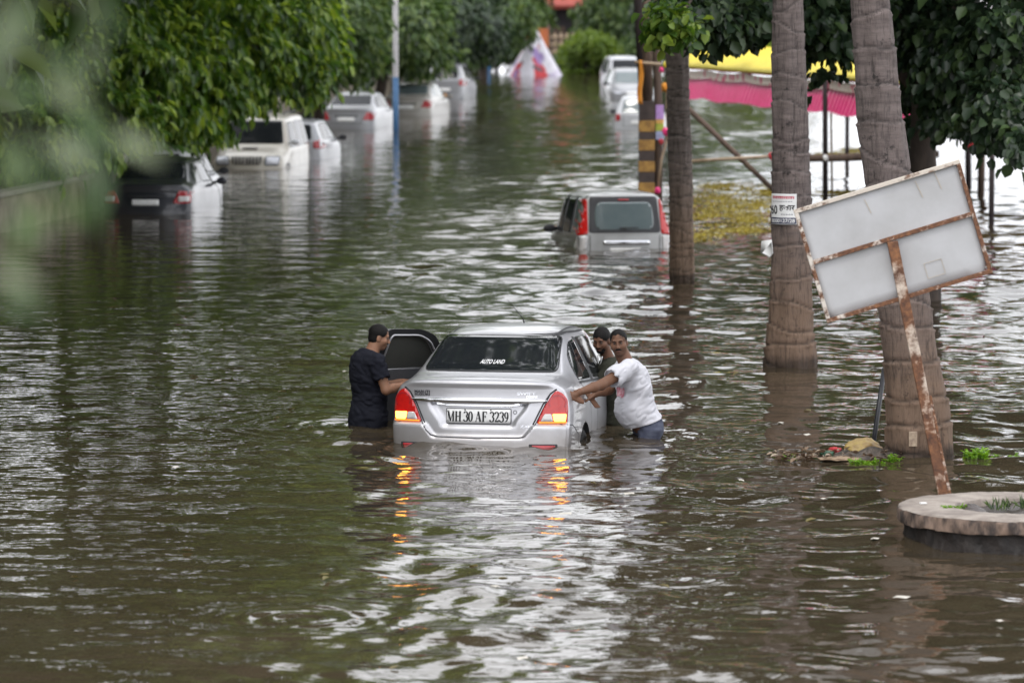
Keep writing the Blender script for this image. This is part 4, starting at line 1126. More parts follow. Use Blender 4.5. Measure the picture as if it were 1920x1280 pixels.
def poster():
    root_l, base, prof, tr = pB
    # wrapped round the front of the trunk
    u0, u1, v0, v1 = 1446, 1491, 362, 419
    yb = base.y
    zt = atY(1470, v0, yb).z; zb = atY(1470, v1, yb).z; zm = (zt + zb) / 2
    x = np.interp(zm, prof[:, 2], prof[:, 0]); r = np.interp(zm, prof[:, 2], prof[:, 3]) * 1.10 + .008
    cx = base.x + x
    a0 = math.asin(max(-1, (atY(u0, 390, yb).x - cx) / r)); a1 = math.asin((atY(u1, 390, yb).x - cx) / r)
    H_ = zt - zb; Wd = r * (a1 - a0)
    root = empty('poster', (cx, yb, zm), (0, 0, 0), 'white paper poster with red heading pasted on the palm trunk', 'poster')
    def wrap(pts, off): 
        return [((r + off) * math.sin(a0 + (p[0] + Wd / 2) / r), -(r + off) * math.cos(a0 + (p[0] + Wd / 2) / r), p[1]) for p in pts]
    def put(name, vf, x_, z_, m, off):
        V, F = vf
        if V: obj(name, wrap([(p[0] + x_, p[1] + z_) for p in V], off), F, m, root, False)
    def rect(w, h, step=.02):
        return gridpoly([(-w / 2, -h / 2), (w / 2, -h / 2), (w / 2, h / 2), (-w / 2, h / 2)], step)
    V, F = rect(Wd, H_); o = obj('paper', wrap(V, 0), F, M['sticker'], root); md = o.modifiers.new('t', 'SOLIDIFY'); md.thickness = .002; md.offset = 1
    redm = mat('red_ink', (.55, .04, .08), .6); navy = mat('navy_ink', (.04, .045, .09), .6)
    put('blue_band', rect(Wd * .97, H_ * .20), 0, -H_ * .375, navy, .004)
    put('poster_lettering', text2d('60', H_ * .40, Wd * .30, .003), -Wd * .33, -H_ * .02, M['ink'], .004)
    put('poster_lettering', text2d('\u0939\u091c\u093e\u0930', H_ * .25, Wd * .54, .002), Wd * .17, H_ * .03, M['ink'], .004)
    put('poster_lettering', text2d('8000127/28', H_ * .17, Wd * .88, .001), 0, -H_ * .375, M['sticker'], .006)
    for i in range(11):            # illegible heading strokes
        put('heading_stroke', rect(Wd * .045, H_ * random.uniform(.05, .085)), -Wd * .36 + i * Wd * .075, H_ * .37, redm, .004)
    put('heading_line', rect(Wd * .82, H_ * .018), 0, H_ * .415, redm, .005)
    for i in range(9): put('small_print', rect(Wd * .05, H_ * .02), -Wd * .36 + i * Wd * .085, H_ * .25, navy, .004)
    for i in range(5): put('small_print', rect(Wd * .06, H_ * .02), Wd * .0 + i * Wd * .085, -H_ * .17, navy, .004)
poster()
# torn paper flap on the left of that palm, tin tag low on the leaning palm
b = at(1440, 686); yb = pB[1].y
o = obj('torn_paper', [atY(1428, 452, yb - .02), atY(1447, 449, yb - .1), atY(1450, 475, yb - .12), atY(1443, 483, yb - .1), atY(1426, 474, yb + .02)], [(0, 1, 2, 3, 4)], M['sticker'])
md = o.modifiers.new('t', 'SOLIDIFY'); md.thickness = .002
tag(o, 'torn white paper flap hanging off the left of the postered palm', 'paper')
yc = pC[1].y
zt = atY(1706, 816, yc).z; kx = np.interp(zt, pC[2][:, 2], pC[2][:, 0]) + pC[1].x; kr = np.interp(zt, pC[2][:, 2], pC[2][:, 3])
tx = atY(1706, 816, yc).x; yy = yc - math.sqrt(max(.01, kr ** 2 - (tx - kx) ** 2)) - .025
o = MB().box((0, 0, 0), (.075, .012, .135), bev=.004).build('tree_tag', mat('tan_tin', (.42, .33, .24), .5, 0, (.2, .14, .1), 20)); o.location = (tx, yy, zt)
tag(o, 'small tan tag nailed low on the leaning palm', 'tag')
# black pipe by the leaning palm
p0 = at(1637, 836); p1 = atY(1658, 690, p0.y + .1)
o = MB().tube([p0 + (p0 - p1) * .5, p1], .022, 12).build('black_pipe', mat('black_plastic', (.012, .013, .018), .4), None, True)
tag(o, 'thin black pipe leaning against the left of the leaning palm', 'pipe')
# ------------------------------------------------------------------ poles, canopy and street furniture
blue = mat('blue_pole_paint', (.05, .16, .34), .5, 0, (.04, .12, .26), 8); wht = mat('white_pole_paint', (.62, .60, .62), .5, 0, (.5, .48, .5), 8)
def street_pole(label, u, v, vs, Y=None, r=.085, top=7.5):
    b = at(u, v); root = empty('street_pole', b, (0, 0, 0), label, 'pole')
    zs = atY(u, vs, b.y).z
    MB().tube([(0, 0, -.9), (0, 0, zs)], r * 1.02, 18).build('blue_band', blue, root, True)
    MB().tube([(0, 0, zs), (0, 0, zs + .001), (0, 0, top)], [r, r, r * .7], 18).build('shaft', wht, root, True)
    MB().tube([(0, 0, top), (.2, -.1, top + .5), (1.2, -.5, top + .8)], [r * .6, .045, .04], 10).build('arm', wht, root, True)
    MB().box((1.45, -.6, top + .8), (.6, .22, .12), bev=.04).build('lamp_head', M['panel_back'], root)
    return root
street_pole('tall pole painted blue below and white above, by the parked cars', 742, 246, 145)
street_pole('distant thin blue and white pole left of the cloth tent', 917, 136, 75, r=.07, top=6.5)

yel = mat('ochre_band', (.42, .24, .06), .7, 0, (.26, .14, .04), 8, detail=8, lo=.4, hi=.6); dk = mat('dark_band', (.075, .055, .05), .8, 0, (.05, .038, .035), 6)
def striped_pole():
    b = at(1212, 388); Y0 = b.y
    root = empty('striped_pole', b, (0, 0, 0), 'square pole banded ochre and black rising behind the grey hatchback', 'pole')
    marks = [388, 362, 342, 322, 302, 282, 262, 247, 226, 190]
    w = 29 / FPX * Y0
    for i in range(len(marks) - 1):
        z0 = atY(1212, marks[i], Y0).z; z1 = atY(1212, marks[i + 1], Y0).z
        if i == 0: z0 = -.8
        ochre = i in (1, 3, 5, 7)
        MB().box((0, 0, (z0 + z1) / 2), (w + (.012 if ochre else 0), w + (.012 if ochre else 0), z1 - z0 - .0), bev=.008).build('ochre_band' if ochre else 'dark_band', yel if ochre else dk, root)
    MB().tube([(.02, 0, atY(0, 190, Y0).z), (.0, 0, 3.5), (-.02, 0, 7)], [.10, .095, .08], 14).build('upper_post', M['wood'], root, True)
    return b, Y0
pb, pY = striped_pole()
def pole(name, label, pts, r, m, cat='pole', n=10):
    o = MB().tube(pts, r, n).build(name, m, None, True); return tag(o, label, cat)
dkwood = mat('dark_wood', (.055, .04, .042), .8, 0, (.035, .028, .03), 5, stretch=(3, 3, .6), bump=.2)
pole('wooden_post', 'dark post leaning from the top of the picture to the striped pole', [atY(1208, 200, pY + .5), atY(1196, -40, pY + .5), atY(1180, -420, pY + .5)], [.10, .115, .11], dkwood)
pole('wooden_post', 'pale grey post standing right behind the striped pole', [at(1236, 388) + Vector((0, .6, -.8)), atY(1234, 190, pY + .6), atY(1226, -40, pY + .6), atY(1215, -420, pY + .6)], [.09, .085, .08, .075], M['wood'])
pole('bamboo_stick', 'crooked bamboo stick tied with pink cloth beside the striped pole', [atY(1232, 366, pY - 1.2), atY(1240, 300, pY - 1.2), atY(1252, 255, pY - 1.1), atY(1250, 180, pY - 1.1), atY(1256, 60, pY - 1), atY(1258, -60, pY - 1)], [.022, .024, .024, .022, .022, .022], M['bamboo'], 'stick', 8)
pole('bamboo_stick', 'short bamboo cross stick holding up the orange ribbon', [atY(1190, 117, pY - .3), atY(1240, 121, pY - .3)], [.03, .03], M['bamboo'], 'stick', 8)
def cloth(name, label, grid, m, cat='cloth', thick=.006):
    n, k = len(grid), len(grid[0]); V = [p for r in grid for p in r]
    F = [(i * k + j, i * k + j + 1, (i + 1) * k + j + 1, (i + 1) * k + j) for i in range(n - 1) for j in range(k - 1)]
    o = obj(name, V, F, m); md = o.modifiers.new('t', 'SOLIDIFY'); md.thickness = thick
    return tag(o, label, cat)
orange = mat('orange_cloth', (.72, .30, .03), .7, 0, (.6, .22, .02), 6); pinkm = mat('pink_cloth', (.82, .05, .24), .38, 0, (.74, .04, .19), 6)
yellowm = mat('yellow_cloth', (.75, .62, .07), .6, 0, (.68, .55, .05), 3); redc = mat('red_cloth', (.45, .03, .04), .7)
rw = []
for v in np.linspace(113, 196, 12):
    hw = 4.2 if v > 122 else 3.2; c = 1202 + 1.2 * math.sin(v * .1) - (v - 113) * .03
    rw.append([atY(c + x, v, pY - .42 + .03 * math.sin(x * 1.3 + v * .05)) for x in np.linspace(-hw, hw, 6)])
cloth('orange_ribbon', 'long orange ribbon hanging in front of the striped pole', rw, orange)
def knot(name, label, u, v, Y, r, m, cat='cloth'):
    bm = bmesh.new(); bmesh.ops.create_icosphere(bm, subdivisions=3, radius=r); rg = random.Random(int(u * 7 + v))
    for q in bm.verts:
        c = q.co; q.co = c * (1 + .22 * math.sin(c.x * 90 + u) * math.cos(c.z * 70 + v)); q.co.z *= 1.25
    o = bmobj(name, bm, m); o.location = atY(u, v, Y)
    return tag(o, label, cat)
knot('pink_knot', 'pink cloth knot halfway up the crooked bamboo stick', 1248, 247, pY - 1.25, .065, pinkm)
knot('red_knot', 'red cloth bit under the colourful handbill', 1240, 266, pY - 1.2, .05, redc)
knot('pink_knot', 'pink cloth knot at the lower end of the crooked bamboo stick', 1233, 357, pY - 1.3, .055, pinkm)
knot('orange_knot', 'orange cloth bundle tied between striped pole and slim palm', 1247, 164, pY - 1.25, .07, orange)
knot('yellow_knot', 'yellow cloth knot high on the bamboo stick', 1248, 121, pY - 1.2, .05, yellowm)
knot('red_knot', 'red cloth knot high on the stick next to the yellow one', 1240, 131, pY - 1.2, .045, pinkm)
# handbill in four printed fields on the pale grey post
hb = empty('handbill', atY(1237, 236, pY + .4), (0, 0, 0), 'colourful printed handbill pasted beside the striped pole', 'poster')
hs = 8000 / (pY + .4)
for v0, v1, cm in ((197, 224, (.42, .25, .55)), (224, 232, (.6, .35, .1)), (232, 246, (.35, .4, .06)), (246, 262, (.33, .36, .55))):
    MB().box((0, 0, (236 - (v0 + v1) / 2) / hs), (15 / hs, .02, (v1 - v0) / hs - .002)).build('printed_field', mat('handbill_ink', cm, .6, 0, tuple(min(1, c * 1.5) for c in cm), 12), hb)

def canopy():
    A = atY(1258, 182, 99.5); B = atY(1860, 244, 75.5)
    hb_ = (A.z + B.z) / 2
    hb_ += .08; A.z = B.z = hb_
    d = (B - A); Ln = d.length; d = d.normalized(); back = Vector((-d.y, d.x, 0))
    if back.y < 0: back = -back
    root = empty('festival_canopy', A, (0, 0, 0), 'yellow festival canopy with frilled pink skirt behind the palm trunks', 'canopy')
    n = 1500
    def strip(name, z0, z1, m, amp, wl, off, out=0.0, sag=.0):
        V = []; F = []; rows = 5
        for j in range(rows):
            q = j / (rows - 1)
            for i in range(n + 1):
                s = Ln * i / n
                o_ = -back * (off + amp * (.35 + .65 * (1 - q)) * (math.sin(2 * PI * s / wl + .8 * math.sin(s * 3)) if amp < .05 else abs(math.sin(PI * s / wl + .4 * math.sin(s * 3))) ** .5) + out * (1 - q))
                z = z0 + (z1 - z0) * q - sag * math.sin(PI * ((s / 3.4) % 1)) - (.05 * abs(math.sin(PI * s / wl)) * (1 - q) if amp > .05 else 0)
                V.append(d * s + o_ + Vector((0, 0, z)))
        for j in range(rows - 1):
            for i in range(n): F.append((j * (n + 1) + i, j * (n + 1) + i + 1, (j + 1) * (n + 1) + i + 1, (j + 1) * (n + 1) + i))
        return obj(name, V, F, m, root)
    strip('skirt', .0, .42, pinkm, .20, .27, -.12, .04, .05)
    # white printed border with a pink scallop
    m, nt, b = nodes('printed_border'); L = nt.links.new
    tc = N(nt, 'ShaderNodeTexCoord'); vo = N(nt, 'ShaderNodeTexVoronoi', i_Scale=4.2); L(tc.outputs['Object'], vo.inputs['Vector'])
    mr = N(nt, 'ShaderNodeMapRange'); mr.inputs[1].default_value = .30; mr.inputs[2].default_value = .36; L(vo.outputs['Distance'], mr.inputs[0])
    mx = N(nt, 'ShaderNodeMix', data_type='RGBA'); mx.inputs[6].default_value = (.68, .10, .2, 1); mx.inputs[7].default_value = (.74, .64, .58, 1)
    L(mr.outputs[0], mx.inputs[0]); L(mx.outputs[2], b.inputs['Base Color']); b.inputs['Roughness'].default_value = .8
    strip('printed_border', .42, .60, m, .008, .3, .0, .0, .05)
    strip('valance', .60, .66, pinkm, .006, .3, .005, .0, .02)
    # roof cloth: front fall and the slope behind
    V = []; F = []
    prof = [(-.06, .62), (-.03, .71), (.03, .82), (.3, .93), (1.0, 1.03), (2.0, 1.10), (3.4, .95), (4.4, .6)]
    for j, (bk, z) in enumerate(prof):
        for i in range(n + 1):
            s = Ln * i / n; V.append(d * s + back * bk + Vector((0, 0, z - .07 * math.sin(PI * ((s / 3.4) % 1)) * (j > 1) + .006 * math.sin(s * 21))))
    for j in range(len(prof) - 1):
        for i in range(n): F.append((j * (n + 1) + i, j * (n + 1) + i + 1, (j + 1) * (n + 1) + i + 1, (j + 1) * (n + 1) + i))
    o = obj('roof_cloth', V, F, yellowm, root); md = o.modifiers.new('t', 'SOLIDIFY'); md.thickness = .01
    for i, s in enumerate((.2, Ln - .3)):
        for bk in (.1, 4.2):
            p = d * s + back * bk; MB().tube([p + Vector((0, 0, -hb_ - .8)), p + Vector((0, 0, .62 if bk > 1 else .74))], .05, 10).build('post', dkwood, root, True)
    return A, d, back, hb_
cA, cd, cb, ch_ = canopy()
pole('canopy_pole', 'dark wooden pole standing in the water under the pink skirt', [at(1548, 366) + Vector((0, 0, -.8)), atY(1547, 140, 85)], [.06, .05], dkwood)
pole('bamboo_pole', 'thin yellowish bamboo right next to the dark canopy pole', [at(1557, 362) + Vector((.05, 0, -.8)), atY(1558, 190, 86)], [.025, .022], M['bamboo'])
pole('wooden_pole', 'slanting brown pole leaning between the slim and the postered palm', [atY(1290, 203, 80), atY(1450, 356, 80)], [.055, .05], M['wood'])
pole('bamboo_rail', 'pale horizontal bamboo tied between slim palm and postered palm', [atY(1270, 304, 79), atY(1380, 297, 79), atY(1452, 293, 79)], [.03, .03, .028], M['bamboo'], 'rail')
pole('wooden_rail', 'weathered horizontal log crossing behind the two larger palms', [atY(1500, 297, 84), atY(1570, 296, 84), atY(1660, 293, 84), atY(1760, 289, 84)], [.075, .08, .078, .07], M['wood'], 'rail')
pole('wooden_stake', 'brown stake under the dark leaves right of the sign', [at(1838, 362) + Vector((0, 0, -.6)), atY(1842, 250, 87)], [.08, .07], M['wood'])
pole('wooden_stake', 'grey stake left of the brown one, behind the sign corner', [at(1817, 348) + Vector((0, 0, -.6)), atY(1815, 270, 90)], [.07, .065], dkwood)
knot('red_rag', 'red rag tied to the end of the horizontal bamboo', 1446, 293, 78.8, .06, redc)
knot('red_rag', 'red rag hanging in the leaves above the sign corner', 1822, 272, 77, .07, redc)
knot('orange_rag', 'orange cloth on the brown stake right of the sign', 1843, 282, 86, .08, orange)
knot('white_tie', 'white cloth tie where the dark pole meets the log', 1548, 297, 83.4, .055, M['sticker'])

# cloth pyramid at the end of the street
def pyramid():
    b = at(1004, 141); s = b.y / FPX
    root = empty('cloth_tent', b, (R(0), 0, R(8)), 'white pyramid of printed cloth standing in the water at the street end', 'tent')
    m, nt, bs = nodes('printed_sheet'); L = nt.links.new
    tc = N(nt, 'ShaderNodeTexCoord'); cur = None
    base = N(nt, 'ShaderNodeRGB'); base.outputs[0].default_value = (.80, .77, .84, 1); cur = base.outputs[0]
    for sc, off, lo, hi, col in ((1.1, 3.0, .585, .63, (.60, .05, .06, 1)), (1.2, 9.0, .54, .64, (.34, .24, .50, 1)), (2.4, 5.0, .66, .69, (.12, .1, .12, 1))):
        mp = N(nt, 'ShaderNodeMapping'); mp.inputs['Location'].default_value = (off, off, off); mp.inputs['Scale'].default_value = (1, 1, .6); L(tc.outputs['Object'], mp.inputs[0])
        no = N(nt, 'ShaderNodeTexNoise', i_Scale=sc, i_Detail=3); L(mp.outputs[0], no.inputs['Vector'])
        mr = N(nt, 'ShaderNodeMapRange'); mr.inputs[1].default_value = lo; mr.inputs[2].default_value = hi; L(no.outputs['Fac'], mr.inputs[0])
        mx = N(nt, 'ShaderNodeMix', data_type='RGBA'); mx.inputs[7].default_value = col; L(mr.outputs[0], mx.inputs[0]); L(cur, mx.inputs[6]); cur = mx.outputs[2]
    L(cur, bs.inputs['Base Color']); bs.inputs['Roughness'].default_value = .7
    n, k = 22, 48; V = []; F = []
    hw = 59 * s; ht = 92 * s
    for i in range(n + 1):
        q = i / n
        for j in range(k):
            a = 2 * PI * j / k
            # rounded square section, concave flanks, folds
            c, sn = math.cos(a + PI / 4), math.sin(a + PI / 4); sq = (abs(c) ** 4 + abs(sn) ** 4) ** -.25
            r = hw * (1 - q) ** 1.12 * sq * (.92 + .05 * math.sin(7 * a + 3 * q)) + .02
            V.append((r * c, r * sn, -.3 + (ht + .3) * q))
    for i in range(n):
        for j in range(k): F.append((i * k + j, i * k + (j + 1) % k, (i + 1) * k + (j + 1) % k, (i + 1) * k + j))
    obj('sheet', V, F, m, root)
    MB().tube([(0, 0, -.8), (0, 0, ht + .12)], .04, 8).build('pole', M['wood'], root, True)
    return b
tb = pyramid()
TY = tb.y
def frame_banner():
    b = at(1004, 128); root = empty('orange_banner', b, (0, 0, 0), 'orange banner on a wooden frame behind the cloth tent', 'banner')
    s = b.y / FPX
    z0 = atY(1004, 92, b.y).z; z1 = atY(1004, 54, b.y).z
    MB().box((0, 0, (z0 + z1) / 2), (48 * s, .05, z1 - z0), bev=.01).build('banner_cloth', mat('orange_print', (.62, .20, .05), .7, 0, (.45, .12, .05), 1.2), root)
    for x in (-25, 25): MB().tube([(x * s, .1, -1), (x * s, .1, z1 + .2)], .07, 8).build('post', M['wood'], root, True)
frame_banner()
# house at the very end
def house():
    Y0 = 265; c = atY(1075, 60, Y0); s = Y0 / FPX
    root = empty('red_roofed_house', (c.x, Y0, 0), (0, 0, 0), 'dark house under a red tiled roof at the end of the street', 'house')
    zt = atY(0, 9, Y0).z
    wm = mat('dark_plaster', (.055, .05, .055), .9, 0, (.035, .033, .04), 1.5)
    MB().box((0, 3.2, zt / 2), (7.2, 6, zt)).build('wall', wm, root)
    V = [(-4.6, -1.4, zt - .05), (4.6, -1.4, zt - .05), (4.6, 3.2, zt + 2.4), (-4.6, 3.2, zt + 2.4), (-4.6, 7.6, zt), (4.6, 7.6, zt)]
    o = obj('roof', V, [(0, 1, 2, 3), (3, 2, 5, 4)], mat('red_tiles', (.34, .07, .05), .8, 0, (.24, .05, .04), 3, bump=.4), root, False)
    md = o.modifiers.new('t', 'SOLIDIFY'); md.thickness = .25
    for x in (-2.4, .35, 2.6): MB().tube([(x, -.9, -1), (x, -.9, zt)], .22, 12).build('column', mat('pale_column', (.36, .32, .28), .8), root, True)
    MB().box((-1.0, .17, .9), (1.0, .06, 1.9), bev=.01).build('door', M['wood'], root)
    MB().box((1.5, .17, 1.3), (1.1, .06, 1.0), bev=.01).build('window', M['glass'], root)
house()
def fence_far():
    root = empty('timber_fence', (0, 0, 0), (0, 0, 0), 'low pale timber fence right of the orange banner', 'fence')
    Yf = 232; s = Yf / FPX
    for u in range(1030, 1100, 11): MB().tube([atY(u, 130, Yf), atY(u, 62, Yf)], .06, 8).build('post', M['bamboo'], root, True)
    for v in (70, 84, 98): MB().tube([atY(1026, v, Yf - .08), atY(1100, v + 1, Yf - .08)], .05, 8).build('rail', M['bamboo'], root, True)
fence_far()
def building(name, label, u0, u1, Y, h, col, seed):
    rg = random.Random(seed)
    a = atY(u0, 50, Y).x; b = atY(u1, 50, Y).x; w = b - a
    root = empty(name, ((a + b) / 2, Y, 0), (0, 0, 0), label, 'building')
    MB().box((0, 4, h / 2 - 1), (w, 8, h + 2)).build('wall', mat('plaster', col, .85, 0, tuple(c * .8 for c in col), .8), root)
    MB().box((0, 4, h + .12), (w + .5, 8.5, .24)).build('roof', M['panel_back'], root)
    k = max(2, int(w / 3))
    for j in range(int(h / 3)):
        for i in range(k):
            x = -w / 2 + w * (i + .5) / k
            f = MB().box((x, -.03, 1.5 + 3 * j), (1.3, .1, 1.3)).build('window', M['trim'], root)
            MB().box((x, -.09, 1.5 + 3 * j), (1.1, .04, 1.1)).build('pane', M['glass'], f)
building('pale_building', 'pale building far away across the water, seen through the dark leaves', 1700, 1960, 330, 6.5, (.62, .60, .62), 1)
building('cream_building', 'cream building far away between the two larger palms', 1520, 1610, 340, 6, (.6, .55, .5), 2)

# compound wall on the left
def wall():
    a = at(-120, 470); b = at(185, 395); a0 = Vector((a.x - 1.2, 16, 0)); c = at(420, 300); e = at(640, 225)
    pts = [a0, a, b, c, e, at(800, 185), at(900, 150)]
    pts = [Vector((p.x - (1.4 if i > 2 else .2), p.y, 0)) for i, p in enumerate(pts)]
    root = empty('compound_wall', (0, 0, 0), (0, 0, 0), 'low weathered compound wall along the left side of the street', 'wall')
    cm = mat('weathered_plaster', (.26, .225, .17), .9, 0, (.10, .085, .06), 1.6, detail=8, bump=.3)
    cap = mat('wall_cap', (.25, .23, .2), .9, 0, (.15, .14, .12), 2)
    for i, (p, q) in enumerate(zip(pts, pts[1:])):
        h = .62 if i < 2 else .8
        MB().beam(p + Vector((0, 0, h / 2 - .5)), q + Vector((0, 0, h / 2 - .5)), .24, h + 1.0, (0, 0, 1), .01).build('wall_panel', cm, root)
        MB().beam(p + Vector((0, 0, h + .045)), q + Vector((0, 0, h + .045)), .34, .09, (0, 0, 1), .015).build('coping', cap, root)
        MB().box(p + Vector((0, 0, h / 2 - .4)), (.42, .42, h + 1.3), bev=.02).build('pier', cm, root)
wall()
b = at(168, 395); o = MB().box((b.x, b.y, .0), (.36, .3, 1.7), bev=.03).build('gate_pillar', mat('brick_plaster', (.22, .15, .12), .9, 0, (.12, .08, .07), 4)); tag(o, 'brownish gate pillar at the tail of the dark blue saloon', 'pillar')
o = MB().box((0, 0, 0), (.14, .14, 1.5), bev=.03).build('orange_bollard', mat('orange_plastic', (.6, .26, .03), .5)); p = at(834, 206); o.location = (p.x, p.y, -.2)
tag(o, 'orange bollard standing between beige saloon and silver hatchback', 'bollard')
# ------------------------------------------------------------------ trees and plants
def blob(base, u, v, Y, ru, rv, rd, n):
    p = atY(u, v, Y) - Vector(base); s = Y / FPX
    return ((p.x, p.y, p.z), (ru * s, rd, rv * s), n)
# big tree hanging over the left row of cars
tb0 = at(-330, 440)
bl = [blob(tb0, u, v, Y, ru, rv, rd, n) for u, v, Y, ru, rv, rd, n in (
    (560, 30, 88, 70, 80, 2.0, 150), (500, 95, 90, 75, 75, 1.8, 150), (420, 50, 86, 120, 105, 2.4, 230), (410, 165, 86, 60, 70, 1.4, 120), (310, 130, 84, 110, 105, 2.0, 220),
    (330, 225, 85, 65, 40, 1.2, 80), (220, 80, 82, 140, 120, 2.2, 220), (190, 215, 80, 110, 60, 1.6, 130), (80, 120, 80, 140, 140, 2.2, 220), (60, 260, 78, 120, 60, 1.4, 120), (-80, 150, 78, 150, 160, 2.4, 150),
    (600, 90, 89, 28, 40, 1.0, 40), (470, 10, 92, 150, 100, 2.2, 150), (250, 262, 83, 60, 18, .8, 18), (490, 150, 87, 28, 28, .7, 16), (590, 150, 88, 20, 30, .5, 10))]
up = [((4.2, 0, 10.5), (4, 5, 3), 200), ((5.0, 10, 7.5), (4.5, 4.5, 2.6), 160), ((1.0, 6, 8.5), (4.5, 5, 3.0), 170), ((-3, 2, 7.5), (4, 4, 3), 120), ((3, 8, 12), (5.5, 6, 4), 260), ((6.5, 12, 11), (4, 5, 2.4), 170), ((-5, -4, 8), (4, 4, 4), 160), ((2, 4, 17), (6, 7, 4), 260), ((4.5, 14, 16), (5, 7, 4), 240), ((6, 24, 15), (4, 7, 4.5), 220), ((-3, -6, 14), (5, 6, 5), 220), ((5.5, 2, 13), (3.5, 5, 2.6), 130)]  # unseen upper crown, spread out to keep sky off the water
tree('broadleaf_tree', 'large bright leaved tree hanging low over the parked cars at the left', tb0, bl, .25, M['leaf_bright'], .3, None, seed=2, upper=up, per=12, spread=1.25, droop=1.0, shell=.3, twig=.8)
GL = 'street trees along the left kerb'
def street_tree(label, u, v, Y, blobs, m, seed, leaf=.26, r0=.22):
    b = at(u, v); b = Vector((atY(u, v, Y).x, Y, 0))
    tree('street_tree', label, b, [blob(b, *q) for q in blobs], leaf, M[m], r0, GL, seed=seed, per=10, spread=1.6, shell=.3, twig=.9)
street_tree('dense tree behind the cream off-road car, crown reaching the blue and white pole', 590, 220, 118,
            [(630, 35, 112, 76, 80, 3, 310), (580, 105, 114, 60, 45, 2, 140), (668, 85, 115, 34, 45, 1.6, 100), (640, -140, 115, 190, 140, 4, 300), (600, -420, 118, 260, 220, 5, 420), (760, -640, 120, 240, 200, 5, 330), (540, 40, 114, 80, 110, 3, 240)], 'leaf_mid', 5)
street_tree('dark tree standing behind the compound wall at the far left', 100, 300, 106,
            [(40, 50, 106, 150, 90, 3, 260), (230, 40, 109, 120, 80, 3, 240), (-150, 60, 106, 150, 100, 3, 180), (380, 20, 110, 100, 70, 3, 180)], 'leaf_dark', 15, .34)
street_tree('leafy tree standing over the silver saloon and the beige one', 690, 190, 142,
            [(760, 35, 140, 80, 60, 3.5, 340), (715, 90, 142, 50, 38, 2.5, 160), (795, 92, 143, 45, 34, 2.5, 140), (750, -130, 142, 170, 120, 4.5, 300), (740, -380, 144, 240, 190, 6, 420), (840, -560, 144, 200, 160, 6, 330)], 'leaf_mid', 6, .28)
street_tree('darker tree over the silver hatchback far along the row', 815, 165, 168,
            [(860, 25, 165, 75, 50, 4, 340), (830, 75, 166, 40, 32, 3, 160), (900, 60, 168, 45, 32, 3, 180), (850, -110, 168, 140, 100, 5, 300), (850, -330, 170, 200, 170, 6, 420), (900, -500, 170, 170, 130, 6, 300)], 'leaf_dark', 7, .30)
street_tree('far dark tree left of the cloth tent', 905, 125, 205,
            [(930, 20, 202, 65, 42, 4, 420), (895, 75, 204, 40, 28, 3, 220), (960, 50, 206, 35, 25, 3, 160), (920, -70, 205, 110, 70, 5, 300), (930, -260, 205, 150, 140, 6, 420), (960, -480, 205, 150, 150, 6, 420), (960, -700, 205, 130, 130, 6, 300)], 'leaf_mid', 8, .34)
for i, (X, Y, zt) in enumerate(((-13.5, 34, 8), (-12.5, 46, 9), (-12.0, 58, 9), (-17, 72, 10), (-17, 90, 10))):   # unseen trees added beyond the frame to darken the mirrored water
    b = Vector((X, Y, 0))
    tree('street_tree', 'unseen tree added left of the picture edge, mirrored to darken the water', b, [((1.5, 0, 5.0), (4.2, 4.5, 2.6), 320), ((0, 1, zt), (4.4, 5, 3.2), 320), ((.5, -1, 2.6), (3.6, 4.4, 1.8), 260), ((3.5, 2, zt + 3), (5, 5, 3), 320), ((-6, 4, 7), (5, 6, 6), 380)] + ([((11.5, 4, 12.5), (4.5, 4, 1.4), 150), ((9, 8, 13), (4, 4, 1.5), 130)] if i == 1 else []), .7, M['leaf_mid'], .28, GL, seed=30 + i, per=10, spread=1.7)
# end of the street
EG = 'trees closing the end of the street'
def end_tree(label, u, Y, blobs, m, seed, leaf=.42):
    p = atY(u, 60, Y); b = Vector((p.x, Y, 0))
    tree('tree', label, b, [blob(b, *q) for q in blobs], leaf, M[m], .25, EG, seed=seed, per=9, spread=1.5, shell=.3)
end_tree('light green tree right behind the orange banner', 1000, 238, [(985, 30, 236, 45, 30, 4, 220), (975, 15, 238, 34, 40, 4, 200), (1000, -70, 238, 90, 70, 5, 260), (1000, -250, 238, 110, 140, 6, 420), (1010, -480, 238, 110, 150, 6, 420)], 'leaf_mid', 41)
end_tree('green tree right of the dark house', 1160, 250, [(1140, 30, 247, 60, 40, 4, 330), (1190, 50, 248, 60, 40, 4, 300), (1160, -70, 250, 110, 80, 6, 300), (1150, -260, 250, 130, 130, 6, 420), (1140, -470, 250, 120, 150, 6, 420)], 'leaf_mid', 42)
end_tree('tree filling the gap beside the leaning dark post', 1250, 225, [(1240, 40, 222, 60, 60, 4, 300), (1300, 20, 224, 60, 45, 4, 300), (1260, -90, 226, 130, 80, 6, 300), (1270, -260, 226, 130, 130, 6, 420), (1270, -460, 226, 120, 130, 6, 360)], 'leaf_dark', 43)
end_tree('tree behind the yellow canopy roof', 1400, 215, [(1370, 50, 212, 70, 45, 4, 330), (1440, 40, 214, 60, 50, 4, 300), (1410, -80, 216, 130, 80, 6, 300), (1400, -220, 216, 120, 90, 6, 260)], 'leaf_mid', 44)
end_tree('tall hazy tree high above the far house', 1075, 285, [(1075, -70, 282, 140, 62, 5, 300), (1075, -230, 282, 120, 130, 6, 420), (1070, -430, 282, 140, 150, 6, 420)], 'leaf_dark', 45, .5)
